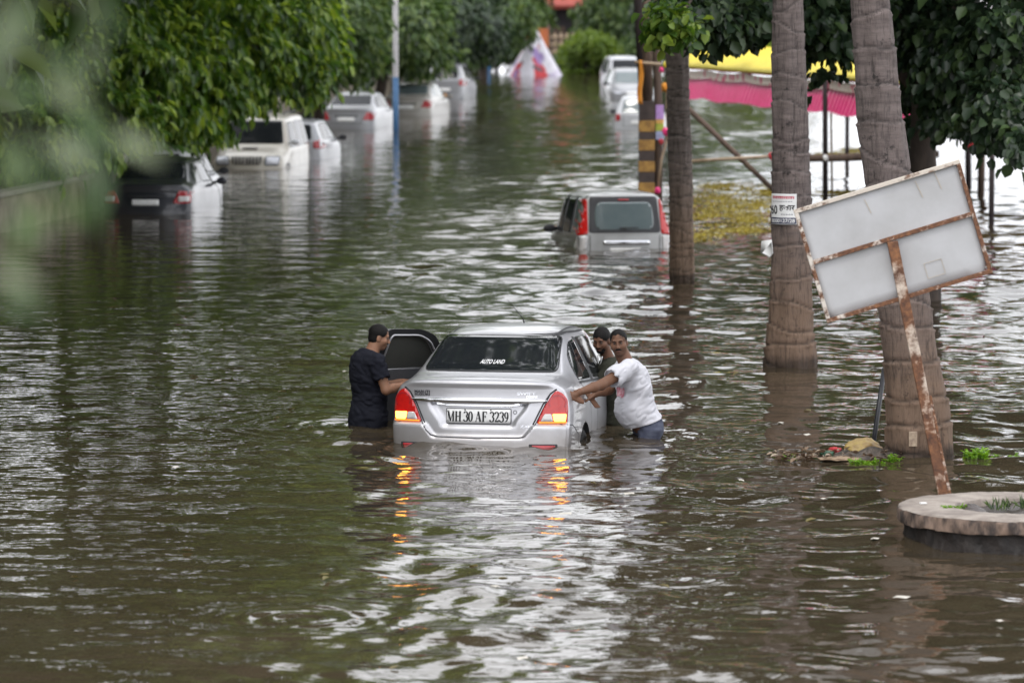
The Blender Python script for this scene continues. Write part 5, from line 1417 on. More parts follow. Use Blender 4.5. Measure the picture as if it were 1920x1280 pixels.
for i, (u, X0) in enumerate(((1484, 0), (1668, 0))):     # unseen trees added to block sky in the water, trunks behind the palms
    Yt = 108 + 8 * i; b = Vector((atY(u, 100, Yt).x, Yt, 0))
    tree('tree', ('unseen tall tree added far behind the postered palm to darken the water', 'unseen tall tree added far behind the leaning palm to darken the water')[i], b, [((-1.5, 0, 7.4), (4, 3.5, 2.4), 260), ((1.8, 1, 8.5), (4, 3.5, 3), 300), ((-.5, .5, 12), (4.5, 4, 3.2), 320)], .45, M['leaf_mid'], .16, None, seed=90 + i, per=10, spread=1.6, shell=.3, mid=.55)
def bush(label, u, v, Y, blobs, m, seed, leaf=.22, name='bush'):
    p = atY(u, v, Y); b = Vector((p.x, Y, 0)); rg = np.random.default_rng(seed)
    root = empty(name, b, (0, 0, 0), label, 'bush', 'bushes at the end of the street')
    bb = [blob(b, *q) for q in blobs]
    t = MB()
    for c, r, n in bb:
        for _ in range(5): t.tube([(c[0] * .6, c[1], -.4), tuple(np.array(c) + unit(1, rg)[0] * np.array(r) * .7)], [.04, .012], 6)
    t.build('stem', M['bark'], root, True)
    link('crown', crown_mesh('crown', bb, leaf, rg, per=10, spread=1.5, droop=.1, shell=.3, aspect=.5), M[m], root, False)
bush('round light green bush right of the cloth tent', 1110, 120, 214, [(1105, 85, 212, 42, 22, 2.5, 360), (1130, 100, 212, 35, 22, 2, 220), (1075, 105, 213, 30, 20, 2, 180)], 'leaf_bush', 51)
bush('dark low hedge bush behind the white van', 1175, 120, 216, [(1160, 105, 214, 40, 26, 2, 280), (1205, 100, 215, 45, 30, 2, 260), (1080, 122, 216, 60, 14, 1.5, 240)], 'leaf_mid', 52)
bush('green bush left of the cloth tent behind the thin pole', 945, 110, 219, [(955, 95, 217, 30, 25, 2, 250), (925, 100, 218, 28, 24, 2, 220), (880, 110, 219, 50, 24, 2, 300)], 'leaf_mid', 53)
bush('bright green bush just above the yellow canopy', 1400, 100, 190, [(1395, 88, 187, 48, 26, 2.5, 360), (1345, 95, 188, 30, 24, 2, 200)], 'leaf_bush', 54)
for i, (X, Y) in enumerate(((-15, 24), (-15.5, 32), (-15.5, 41), (-15.3, 50), (-15, 59), (-14.6, 68), (-13.6, 78), (-12.8, 88), (-11.6, 99), (-10.6, 111), (-9.4, 124), (-8, 138), (-7, 153), (-5.6, 170))):  # hedge added to close bright gaps mirrored in the water
    b = Vector((X, Y, 0)); rg = np.random.default_rng(200 + i); root = empty('bush', b, (0, 0, 0), 'dense dark bush added behind the compound wall to block sky in the water', 'bush', 'bushes added behind the compound wall to darken the water')
    t = MB()
    for _ in range(6): t.tube([(rg.normal() * .3, rg.normal() * .5, -.8), (rg.normal() * 1.2, rg.normal() * 2, 2.5)], [.07, .02], 6)
    t.build('stem', M['bark'], root, True)
    link('crown', crown_mesh('crown', [((0, 0, .9), (1.7, 5.4, 1.5), 300), ((0, 0, 2.2), (1.7, 5.2, 1.7), 280), ((-.6, 0, 3.6), (1.9, 4.6, 1.6), 260)], .42, rg, per=10, spread=1.4, droop=.4, shell=.25, aspect=.5), M['leaf_dark'], root, False)
g = MB(); V = []; F = []
gb = at(1100, 131)
def bank(name, label, u0, u1, v0, v1, h, m, seed, n=2600, leaf=.22):
    rg = np.random.default_rng(seed); P = []
    for _ in range(n):
        p = at(rg.uniform(u0, u1), rg.uniform(v0, v1)); P.append((p.x, p.y, rg.uniform(-.02, h)))
    P = np.array(P); D = np.stack([rg.normal(0, .5, n), rg.normal(0, .5, n), rg.uniform(.2, 1, n)], 1); Nn = rg.normal(size=(n, 3)) * .5 + np.array([0, 0, .7])
    o = link(name, leaves_mesh(name, P, D, Nn, leaf * rg.uniform(.6, 1.2, n), leaf * .4), M[m], None, False)
    return tag(o, label, 'weeds', None, 'stuff')
bank('grass', 'bright grass strip at the water edge right of the cloth tent', 1052, 1150, 128, 139, .12, 'leaf_bush', 61)
algae = leafmat('floating_weed_leaf', (.15, .125, .02), (.33, .27, .02), (.44, .35, .04), .2)
M['algae'] = algae
def weedmat(name, label, cells, n, seed, leaf=.05):
    rg = np.random.default_rng(seed); P = []
    for _ in range(n):
        u, v, ru, rv = cells[rg.integers(len(cells))]
        a = rg.random() * 2 * PI; r = abs(rg.normal(0, .62))
        p = at(u + ru * r * math.cos(a), v + rv * r * math.sin(a)); P.append((p.x, p.y, rg.uniform(-.012, .014)))
    P = np.array(P); D = np.stack([rg.normal(0, 1, n), rg.normal(0, 1, n), rg.normal(.02, .06, n)], 1); Nn = rg.normal(size=(n, 3)) * .25 + np.array([0, 0, 1])
    return tag(link(name, leaves_mesh(name, P, D, Nn, leaf * rg.uniform(.5, 1.3, n), leaf * .6), algae, None, False), label, 'weeds', None, 'stuff')
weedmat('floating_weeds', 'yellow green mat of floating weed right of the slim palm', [(1370, 395, 80, 24), (1350, 372, 60, 16), (1400, 412, 70, 16), (1330, 405, 40, 20), (1420, 385, 60, 14), (1360, 350, 60, 8), (1390, 432, 60, 8), (1440, 360, 50, 16), (1320, 440, 40, 10)], 14000, 62, .055)
weedmat('floating_weeds', 'strip of yellow floating weed near the horizontal log', [(1575, 362, 60, 5), (1610, 283, 50, 6), (1560, 290, 40, 4), (1660, 352, 30, 4)], 6000, 63, .055)
# dark tree at the right, its crown hanging into the picture
db = Vector((atY(1738, 200, 57).x, 57, 0))
bl = [blob(db, *q) for q in (
    (1265, 10, 54, 34, 30, .6, 36), (1335, 25, 55, 55, 30, .9, 90), (1400, 15, 56, 65, 30, 1.1, 110), (1320, 62, 55, 30, 12, .5, 16), (1415, 55, 56, 26, 14, .5, 16), (1530, 30, 56, 50, 45, 1.1, 100), (1545, 92, 56, 22, 20, .6, 14), (1590, 62, 56, 28, 32, .8, 40), (1540, 140, 56, 16, 8, .3, 3),
    (1740, 50, 57, 65, 75, 1.2, 190), (1790, 110, 56, 70, 75, 1.2, 190), (1880, 70, 55, 75, 90, 1.3, 200), (1870, 190, 54, 50, 50, .8, 70), (1780, 190, 56, 55, 40, .8, 70), (1905, 260, 53, 24, 36, .5, 26), (1720, 150, 58, 34, 60, .9, 70), (1640, 10, 57, 80, 40, 1.3, 110), (1480, 0, 57, 90, 35, 1.5, 110), (1840, 245, 54, 24, 16, .4, 14), (1700, 240, 58, 40, 30, .7, 30))]
up = [((-.4, 0, 6.6), (3.6, 3.4, 1.5), 110), ((1.8, 0, 6.4), (3.6, 3.4, 2.2), 150), ((-.6, 1, 8.6), (3.4, 3.4, 2.2), 130), ((2.5, 1, 10), (4, 3.6, 2.6), 160)]  # unseen upper crown, raised and widened to block sky in the water
tree('dark_tree', 'dark round leaved tree spreading over the right side behind the sign', db, bl, .165, M['leaf_dark'], .24, None, seed=71, upper=up, targets=[(-3, .2, 5.2), (-1.5, -.3, 5.6), (1.5, .4, 6), (.8, -1, 5), (2.2, -.5, 4.6), (-.6, 1, 6.4)], mid=.62, per=8, spread=1.7, droop=.8, shell=.15, aspect=.75, twig=.45)
# lighter sprig in front of the slim palm
sb = at(1262, 470)
rg = np.random.default_rng(9)
sp_ = [blob(Vector((0, 0, 0)), *q) for q in ((1250, 40, 52, 24, 26, .35, 26), (1275, 55, 52, 26, 22, .35, 22), (1240, 60, 52, 16, 16, .3, 12))]
root = empty('leafy_sprig', (0, 0, 0), (0, 0, 0), 'lighter green leaf sprig hanging in front of the slim palm trunk', 'branch')
MB().tube([atY(1330, -60, 52.6), atY(1290, 10, 52.3), atY(1255, 45, 52)], [.03, .02, .008], 7).build('stem', M['bark'], root, True)
link('crown', crown_mesh('crown', sp_, .15, rg, per=8, spread=1.5, aspect=.7), M['leaf_bright'], root, False)
# out of focus leaves right in front of the lens side
def near_branch():
    root = empty('leafy_branch', (0, 0, 0), (0, 0, 0), 'blurred pale leaves of a twig close to the camera at the left edge', 'branch')
    rg = np.random.default_rng(15)
    spots = [(30, 75, 5.0), (185, 25, 5.2), (200, 75, 5.0), (90, 120, 5.6), (120, 170, 5.2), (20, 200, 4.8), (160, 215, 5.4), (215, 240, 5.8), (235, 275, 5.6), (60, 265, 5.0), (110, 285, 5.2), (15, 300, 4.7), (160, 300, 5.4), (200, 335, 5.9), (15, 20, 4.6), (40, 350, 5.0), (20, 430, 4.8), (12, 520, 4.9), (20, 590, 4.9), (70, 20, 5.4)]
    Ps = [atY(u - 25, v - 25, Y) for u, v, Y in spots]; n = len(Ps)
    D = np.array([(rg.normal(.5, .4), rg.normal(0, .3), rg.normal(-.6, .35)) for _ in range(n)])
    Nn = np.array([(rg.normal(0, .5), -.7, rg.normal(.9, .4)) for _ in range(n)])
    link('leaves', leaves_mesh('leaves', np.array([tuple(p) for p in Ps]), D, Nn, rg.uniform(.055, .085, n), rg.uniform(.02, .032, n)), M['leaf_grey'], root, False)
    b = MB()
    for k in ((14, 0, 3, 4, 6), (19, 1, 2), (4, 7, 8), (5, 9, 10, 12, 13), (0, 5, 11, 15, 16, 17, 18)): b.tube([Ps[i] + Vector((0, .01, .004)) for i in k], .0022, 6)
    b.tube([atY(-260, -80, 4.9), Ps[14], Ps[0]], [.006, .004, .002], 6)
    b.build('twig', M['bark'], root, True)
    root = empty('leafy_twig', (0, 0, 0), (0, 0, 0), 'blurred yellow green leaves low at the left edge, close to the camera', 'branch')
    spots = [(125, 385, 5.2), (160, 405, 5.3), (75, 400, 5.4), (40, 450, 5.0)]
    P = np.array([tuple(atY(u - 10, v - 30, Y)) for u, v, Y in spots]); n = len(P)
    link('leaves', leaves_mesh('leaves', P, np.array([(.3, 0, -1.0), (.5, .1, -.7), (.1, 0, -1), (.2, 0, -1)]), np.array([(0, -.8, .7), (.2, -1, .6), (0, -.7, .8), (0, -1, .3)]), .05, .022), M['leaf_mid'], root, False)
    MB().tube([atY(-150, 300, 5.1), tuple(P[3]), tuple(P[2]), tuple(P[0]), tuple(P[1])], .002, 6).build('twig', M['bark'], root, True)
near_branch()
# rubbish and weed caught at the foot of the leaning palm
rb = at(1610, 856)
def heap():
    rg = np.random.default_rng(33); root = empty('debris_heap', rb, (0, 0, 0), 'heap of floating rubbish and mud caught left of the leaning palm', 'debris')
    V = []; F = []; n, k = 16, 60
    for i in range(n + 1):
        q = i / n
        for j in range(k):
            a = 2 * PI * j / k; rx = .62 * (1 + .15 * math.sin(3 * a + 1) + .1 * math.sin(7 * a)); ry = .42 * (1 + .2 * math.cos(2 * a))
            z = .085 * (1 - q ** 1.6) * (1 + .5 * math.sin(9 * q * math.cos(a) + 2) * math.cos(8 * q * math.sin(a))) - .03
            V.append((rx * q * math.cos(a) + .15, ry * q * math.sin(a), z))
    for i in range(n):
        for j in range(k): F.append((i * k + j, (i + 1) * k + j, (i + 1) * k + (j + 1) % k, i * k + (j + 1) % k))
    obj('mud', V, F, mat('dark_debris', (.05, .04, .032), .7, 0, (.14, .11, .09), 16, detail=8, bump=1.0, lo=.45, hi=.7), root)
    n = 260; P = np.stack([rg.uniform(-.75, .6, n), rg.uniform(-.3, .3, n), rg.uniform(-.01, .05, n)], 1)
    D = np.stack([rg.normal(0, 1, n), rg.normal(0, 1, n), rg.normal(.1, .2, n)], 1)
    link('dead_leaves', leaves_mesh('d', P, D, rg.normal(size=(n, 3)) * .3 + np.array([0, 0, 1]), rg.uniform(.04, .12, n), rg.uniform(.015, .05, n)), leafmat('dead_leaf', (.08, .05, .03), (.2, .13, .08), (.35, .28, .2), .1), root, False)
    return root
heap()
def crumple(name, label, loc, r, m, seed, cat):
    bm = bmesh.new(); bmesh.ops.create_icosphere(bm, subdivisions=4, radius=1); rg = random.Random(seed); o_ = Vector([rg.random() * 50 for _ in range(3)])
    from mathutils import noise
    for v in bm.verts:
        c = v.co.copy(); f = 1 + .35 * noise.noise(c * 1.7 + o_) + .22 * abs(noise.noise(c * 4 + o_)) - .12 * abs(noise.noise(c * 9 + o_))
        v.co = Vector((c.x * r[0], c.y * r[1], max(-.3, c.z) * r[2])) * f
    o = bmobj(name, bm, m); o.location = loc; return tag(o, label, cat)
crumple('plastic_bag', 'crumpled yellowish bag on the debris at the foot of the leaning palm', at(1618, 851) + Vector((0, 0, .03)), (.17, .14, .10), mat('yellowed_plastic', (.36, .26, .08), .45, 0, (.22, .14, .06), 9, bump=.3), 3, 'bag')
crumple('plastic_wrapper', 'small red wrapper in the debris left of the yellowish bag', at(1566, 851) + Vector((0, 0, .03)), (.06, .05, .035), redc, 4, 'litter')
crumple('plastic_wrapper', 'dark green wrapper at the left end of the debris', at(1551, 856) + Vector((0, 0, .02)), (.07, .05, .03), mat('green_plastic', (.02, .08, .04), .4), 6, 'litter')
crumple('cardboard_piece', 'flat tan piece of wet cardboard at the front of the debris', at(1574, 862) + Vector((0, 0, .01)), (.17, .10, .02), mat('wet_cardboard', (.34, .24, .16), .8), 8, 'litter')
weed('green_weed', 'bright green weed in front of the yellowish bag', at(1622, 868), 20, .17, .07, 81, .014)
weed('green_weed', 'bright green weed touching the left foot of the leaning palm', at(1672, 866), 10, .06, .10, 82, .015)
weed('green_weed', 'bushy bright green weed standing in the water right of the sign post', at(1830, 860), 24, .12, .12, 83, .018)
weed('green_weed', 'thin green weeds floating right of the bushy weed at the picture edge', at(1895, 858), 9, .22, .05, 84, .013)
weed('green_weed', 'small green sprig at the left end of the debris', at(1468, 854), 6, .12, .04, 85, .013)
# scattered litter on the water: one shape, copied
lit = None
rgl = random.Random(12)
pale = mat('pale_litter', (.55, .52, .46), .6)
spots = [(1463, 797), (1514, 819), (1010, 401), (646, 700), (408, 717), (1640, 1015), (1876, 1170), (1300, 560), (250, 742), (415, 622), (930, 1105), (1060, 968), (765, 270), (980, 1240), (1690, 1125), (1545, 940), (1390, 905), (330, 880), (1180, 930), (1330, 1035)]
for i, (u, v) in enumerate(spots):
    if lit is None:
        V = [(-.07, -.03, 0), (-.01, -.045, .008), (.06, -.02, .002), (.075, .03, .012), (.0, .04, .004), (-.06, .03, .01), (0, 0, .016)]
        F = [(k, (k + 1) % 6, 6) for k in range(6)]
        o = obj('floating_litter', V, F, pale); lit = o
    else:
        o = lit.copy(); COL.objects.link(o)
    p = at(u, v); o.location = (p.x, p.y, .018); s = rgl.uniform(.35, .8); o.scale = (s, s * 1.2, 1); o.rotation_euler = (0, 0, rgl.random() * 6)
    tag(o, 'small pale scrap of litter floating on the brown water', 'litter', 'scraps of litter on the water')

leaf0 = None
dl = leafmat('fallen_leaf', (.06, .045, .02), (.14, .11, .03), (.16, .20, .04), .15)
for i in range(46):
    u, v = rgl.uniform(30, 1890), rgl.choice((rgl.uniform(520, 800), rgl.uniform(700, 1260)))
    if 640 < u < 1260 and 560 < v < 850 or u > 1640 and v > 820: continue
    if leaf0 is None:
        me = leaves_mesh('floating_leaf', np.array([(-.06, 0, 0)]), np.array([(1.0, 0, 0)]), np.array([(0, .1, 1.0)]), .12, .05, .12); o = link('floating_leaf', me, dl, None, False); leaf0 = o
    else:
        o = leaf0.copy(); COL.objects.link(o)
    p = at(u, v); o.location = (p.x, p.y, .016); k = rgl.uniform(.5, 1.1); o.scale = (k, k, k); o.rotation_euler = (rgl.uniform(-.1, .1), rgl.uniform(-.1, .1), rgl.random() * 6.28)
    tag(o, 'small fallen leaf drifting on the brown water', 'leaf', 'fallen leaves on the water')
# ------------------------------------------------------------------ people: one smooth surface each, grown from a distance field
class Field:
    def __init__(s, lo, hi, h):
        s.lo = np.array(lo, float); s.h = h
        s.n = np.ceil((np.array(hi) - s.lo) / h).astype(int) + 1
        s.ax = [(s.lo[i] + h * np.arange(s.n[i])).astype(np.float32) for i in range(3)]
        s.d = np.full(s.n, .25, np.float32)
    def sub(s, lo, hi):
        a = np.clip(np.floor((np.array(lo) - s.lo) / s.h).astype(int), 0, s.n); b = np.clip(np.ceil((np.array(hi) - s.lo) / s.h).astype(int) + 1, 0, s.n)
        sl = tuple(slice(a[i], b[i]) for i in range(3))
        g = [s.ax[0][sl[0]][:, None, None], s.ax[1][sl[1]][None, :, None], s.ax[2][sl[2]][None, None, :]]
        return sl, g
    def comb(s, sl, d, k, mode='add'):
        c = s.d[sl]
        if c.size == 0: return
        if mode == 'add':
            h = np.clip(.5 + .5 * (c - d) / k, 0, 1); s.d[sl] = c * (1 - h) + d * h - k * h * (1 - h)
        else:                                                       # carve
            h = np.clip(.5 - .5 * (c + d) / k, 0, 1); s.d[sl] = c * (1 - h) - d * h + k * h * (1 - h)
    def cone(s, a, b, ra, rb, k=.02, mode='add', flat=None):
        a = np.array(a, float); b = np.array(b, float); m = max(ra, rb) + 2.2 * k + .012
        sl, (X, Y, Z) = s.sub(np.minimum(a, b) - m, np.maximum(a, b) + m)
        ab = b - a; L2 = ab @ ab + 1e-12
        t = np.clip(((X - a[0]) * ab[0] + (Y - a[1]) * ab[1] + (Z - a[2]) * ab[2]) / L2, 0, 1)
        d = np.sqrt((X - a[0] - t * ab[0]) ** 2 + (Y - a[1] - t * ab[1]) ** 2 + (Z - a[2] - t * ab[2]) ** 2) - (ra + (rb - ra) * t)
        s.comb(sl, d.astype(np.float32), k, mode)
    def ell(s, c, r, Fm=None, k=.02, mode='add'):
        """ellipsoid; Fm columns = its axes"""
        c = np.array(c, float); r = np.array(r, float); Fm = np.eye(3) if Fm is None else np.asarray(Fm)
        m = r.max() + 2.2 * k + .012
        sl, (X, Y, Z) = s.sub(c - m, c + m)
        x, y, z = X - c[0], Y - c[1], Z - c[2]
        p = [x * Fm[0, i] + y * Fm[1, i] + z * Fm[2, i] for i in range(3)]
        k0 = np.sqrt(sum((p[i] / r[i]) ** 2 for i in range(3))); k1 = np.sqrt(sum((p[i] / r[i] ** 2) ** 2 for i in range(3))) + 1e-9
        s.comb(sl, (k0 * (k0 - 1) / k1).astype(np.float32), k, mode)
    def grid(s): return np.meshgrid(*s.ax, indexing='ij', sparse=True)
    def mesh(s, name):
        d = s.d; sg = d < 0
        c = [sg[i:sg.shape[0] - 1 + i, j:sg.shape[1] - 1 + j, k:sg.shape[2] - 1 + k] for i in (0, 1) for j in (0, 1) for k in (0, 1)]
        cnt = sum(x.astype(np.uint8) for x in c); act = (cnt > 0) & (cnt < 8)
        I = np.argwhere(act); idx = np.full(act.shape, -1, np.int32); idx[act] = np.arange(len(I))
        corners = np.array([(i, j, k) for i in (0, 1) for j in (0, 1) for k in (0, 1)])
        val = np.stack([d[I[:, 0] + q[0], I[:, 1] + q[1], I[:, 2] + q[2]] for q in corners], 1)
        acc = np.zeros((len(I), 3)); num = np.zeros(len(I))
        for a in range(8):
            for b in range(a + 1, 8):
                if np.abs(corners[a] - corners[b]).sum() != 1: continue
                va, vb = val[:, a], val[:, b]; mk = (va < 0) != (vb < 0)
                t = np.where(mk, va / np.where(mk, va - vb, 1), 0)
                acc += mk[:, None] * (corners[a] + t[:, None] * (corners[b] - corners[a])); num += mk
        V = s.lo + (I + acc / num[:, None]) * s.h
        Fs = []
        for ax in range(3):
            o1, o2 = [(1, 2), (2, 0), (0, 1)][ax]
            sa = [slice(None)] * 3; sb = [slice(None)] * 3; sa[ax] = slice(0, -1); sb[ax] = slice(1, None)
            A = sg[tuple(sa)]; B = sg[tuple(sb)]
            E = np.argwhere(A != B)
            E = E[(E[:, o1] > 0) & (E[:, o2] > 0) & (E[:, o1] < sg.shape[o1] - 1) & (E[:, o2] < sg.shape[o2] - 1)]
            def cell(d1, d2):
                q = E.copy(); q[:, o1] -= d1; q[:, o2] -= d2; return idx[q[:, 0], q[:, 1], q[:, 2]]
            Q = np.stack([cell(1, 1), cell(0, 1), cell(0, 0), cell(1, 0)], 1)
            fl = ~A[E[:, 0], E[:, 1], E[:, 2]]
            Q[fl] = Q[fl][:, ::-1]; Fs.append(Q)
        F = np.concatenate(Fs); F = F[(F >= 0).all(1)]
        return npmesh(name, V, F)

def nrm(v): v = np.asarray(v, float); return v / np.linalg.norm(v)
def frame(f, up=(0, 0, 1)):
    """columns: right, forward, up"""
    f = nrm(f); r = nrm(np.cross(f, up)); u = np.cross(r, f); return np.stack([r, f, u], 1)

def skinmat(name, col, chin, eyes, stub):
    m, nt, b = nodes(name); L = nt.links.new
    tc = N(nt, 'ShaderNodeTexCoord'); no = N(nt, 'ShaderNodeTexNoise', i_Scale=18, i_Detail=4); L(tc.outputs['Object'], no.inputs['Vector'])
    mx = N(nt, 'ShaderNodeMix', data_type='RGBA'); mx.inputs[6].default_value = c4(col); mx.inputs[7].default_value = c4(tuple(c * .8 for c in col))
    L(no.outputs['Fac'], mx.inputs[0]); cur = mx.outputs[2]; b.inputs['Roughness'].default_value = .55; b.inputs['Specular IOR Level'].default_value = .3
    for c, r0, r1, k in [(chin, .045, .085, stub)] + [(e, .008, .024, .45) for e in eyes[:2]] + [(e, .018, .05, .6) for e in eyes[2:]]:      # beard shadow, hairline fade, eye-socket shade painted into the skin
        vs = N(nt, 'ShaderNodeVectorMath', operation='DISTANCE'); vs.inputs[1].default_value = tuple(c); L(tc.outputs['Object'], vs.inputs[0])
        mr = N(nt, 'ShaderNodeMapRange'); mr.inputs[1].default_value = r0; mr.inputs[2].default_value = r1; mr.inputs[3].default_value = k; mr.inputs[4].default_value = 0
        L(vs.outputs['Value'], mr.inputs[0]); m2 = N(nt, 'ShaderNodeMix', data_type='RGBA'); m2.inputs[7].default_value = (.035, .022, .018, 1)
        L(mr.outputs[0], m2.inputs[0]); L(cur, m2.inputs[6]); cur = m2.outputs[2]
    L(cur, b.inputs['Base Color'])
    b.inputs['Subsurface Weight'].default_value = .08; b.inputs['Subsurface Radius'].default_value = (.02, .008, .004)
    return m
M['skin_a'] = ('light_brown_skin', (.29, .15, .092)); M['skin_b'] = ('brown_skin', (.175, .088, .054)); M['skin_c'] = ('dark_brown_skin', (.15, .075, .047))
M['hair'] = mat('black_hair', (.006, .0055, .006), .6, 0, (.010, .009, .008), 90, spec=.15, bump=.3, bscale=220)
M['eye'] = mat('eye', (.03, .02, .018), .15); M['eyewhite'] = mat('eye_white', (.12, .10, .09), .6, spec=.1)
M['lip'] = mat('lip', (.20, .08, .065), .5)
def clothmat(name, col, col2, sc=7, rough=.85): return mat(name, col, rough, 0, col2, sc, bump=.25, bscale=30, spec=.12)
M['black_cotton'] = clothmat('black_cotton', (.010, .011, .017), (.015, .016, .023)); M['white_cotton'] = mat('white_cotton', (.56, .56, .60), .9, 0, (.52, .52, .56), 4, spec=.1)
M['olive_cotton'] = clothmat('dark_olive_cotton', (.026, .027, .02), (.036, .036, .028)); M['dark_denim'] = clothmat('dark_denim', (.02, .022, .03), (.032, .034, .045), 12)
M['blue_denim'] = clothmat('wet_blue_denim', (.055, .062, .095), (.10, .11, .15), 9)

def hand(F, wrist, d, n, r_, s, spread=.0, curl=.35):
    """wrist point, finger direction d, palm normal n (palm side), thumb side r_"""
    d, n, r_ = nrm(d), nrm(n), nrm(r_)
    P = lambda a, b, c: np.asarray(wrist) + d * a + r_ * b + n * c
    Fm = np.stack([r_, d, n], 1)
    F.ell(P(.045, 0, 0), (.040, .055, .018), Fm, .012)
    F.cone(P(-.03, 0, 0), P(.02, 0, 0), .026, .028, .015)
    for i, (b, ln) in enumerate(((.030, .072), (.010, .082), (-.011, .076), (-.031, .06))):
        dd = nrm(d + r_ * spread * (b / .03)); c1 = curl * (1 + .12 * i)
        p0 = P(.078, b, 0); p1 = p0 + nrm(dd + n * c1 * .4) * ln * .45; p2 = p1 + nrm(dd + n * c1) * ln * .33; p3 = p2 + nrm(dd + n * c1 * 1.8) * ln * .24
        F.cone(P(.04, b * .8, 0), p0, .012, .0105, .006); F.cone(p0, p1, .0105, .0095, .003); F.cone(p1, p2, .0095, .0085, .003); F.cone(p2, p3, .0085, .007, .003)
    t0 = P(.012, .028, .006); t1 = P(.045, .055, .016); t2 = P(.075, .062, .026)
    F.cone(t0, t1, .015, .0115, .008); F.cone(t1, t2, .0115, .009, .003)

def head(F, c, H, s=1.0, fat=1.0):
    """c: centre at eye height, H: frame"""
    P = lambda x, y, z: np.asarray(c) + (H @ np.array([x, y, z])) * s
    F.ell(P(0, -.012, .032), np.array((.078, .095, .082)) * s, H, .02)
    F.ell(P(0, .022, -.042), np.array((.064 * fat, .066, .070)) * s, H, .025)
    F.ell(P(0, .055, -.098), np.array((.030 * fat, .026, .022)) * s, H, .025)
    for x in (-1, 1):
        F.ell(P(x * .043, .048, -.03), np.array((.026 * fat, .030, .028)) * s, H, .02)
        F.ell(P(x * .076, -.008, -.018), np.array((.010, .022, .031)) * s, H, .008)
        F.ell(P(x * .031, .094, .002), np.array((.018, .014, .012)) * s, H, .010, 'carve')
        F.ell(P(x * .013, .099, -.038), np.array((.010, .010, .008)) * s, H, .006)
    F.cone(P(-.036, .078, .022), P(.036, .078, .022), .011 * s, .011 * s, .012)
    F.cone(P(0, .086, .008), P(0, .107, -.034), .008 * s, .0125 * s, .010)
    F.cone(P(-.018, .083, -.066), P(.018, .083, -.066), .008 * s, .008 * s, .007)
    F.cone(P(-.014, .080, -.080), P(.014, .080, -.080), .008 * s, .008 * s, .007)
    return P

def vnoise(shape_axes, scale, seed, M3=None):
    """smooth random lattice noise on a grid, -1..1"""
    rg = np.random.default_rng(seed); X, Y, Z = np.meshgrid(*shape_axes, indexing='ij')
    if M3 is not None: X, Y, Z = [M3[i][0] * X + M3[i][1] * Y + M3[i][2] * Z for i in range(3)]
    P = [(q * s_) for q, s_ in zip((X, Y, Z), scale)]
    T = rg.uniform(-1, 1, (32, 32, 32)).astype(np.float32); out = 0
    I = [np.floor(p).astype(int) for p in P]; Fq = [p - i for p, i in zip(P, I)]; Fq = [q * q * (3 - 2 * q) for q in Fq]
    for a in (0, 1):
        for b in (0, 1):
            for c in (0, 1):
                wq = (Fq[0] if a else 1 - Fq[0]) * (Fq[1] if b else 1 - Fq[1]) * (Fq[2] if c else 1 - Fq[2])
                out = out + wq * T[(I[0] + a) % 32, (I[1] + b) % 32, (I[2] + c) % 32]
    return out.astype(np.float32)

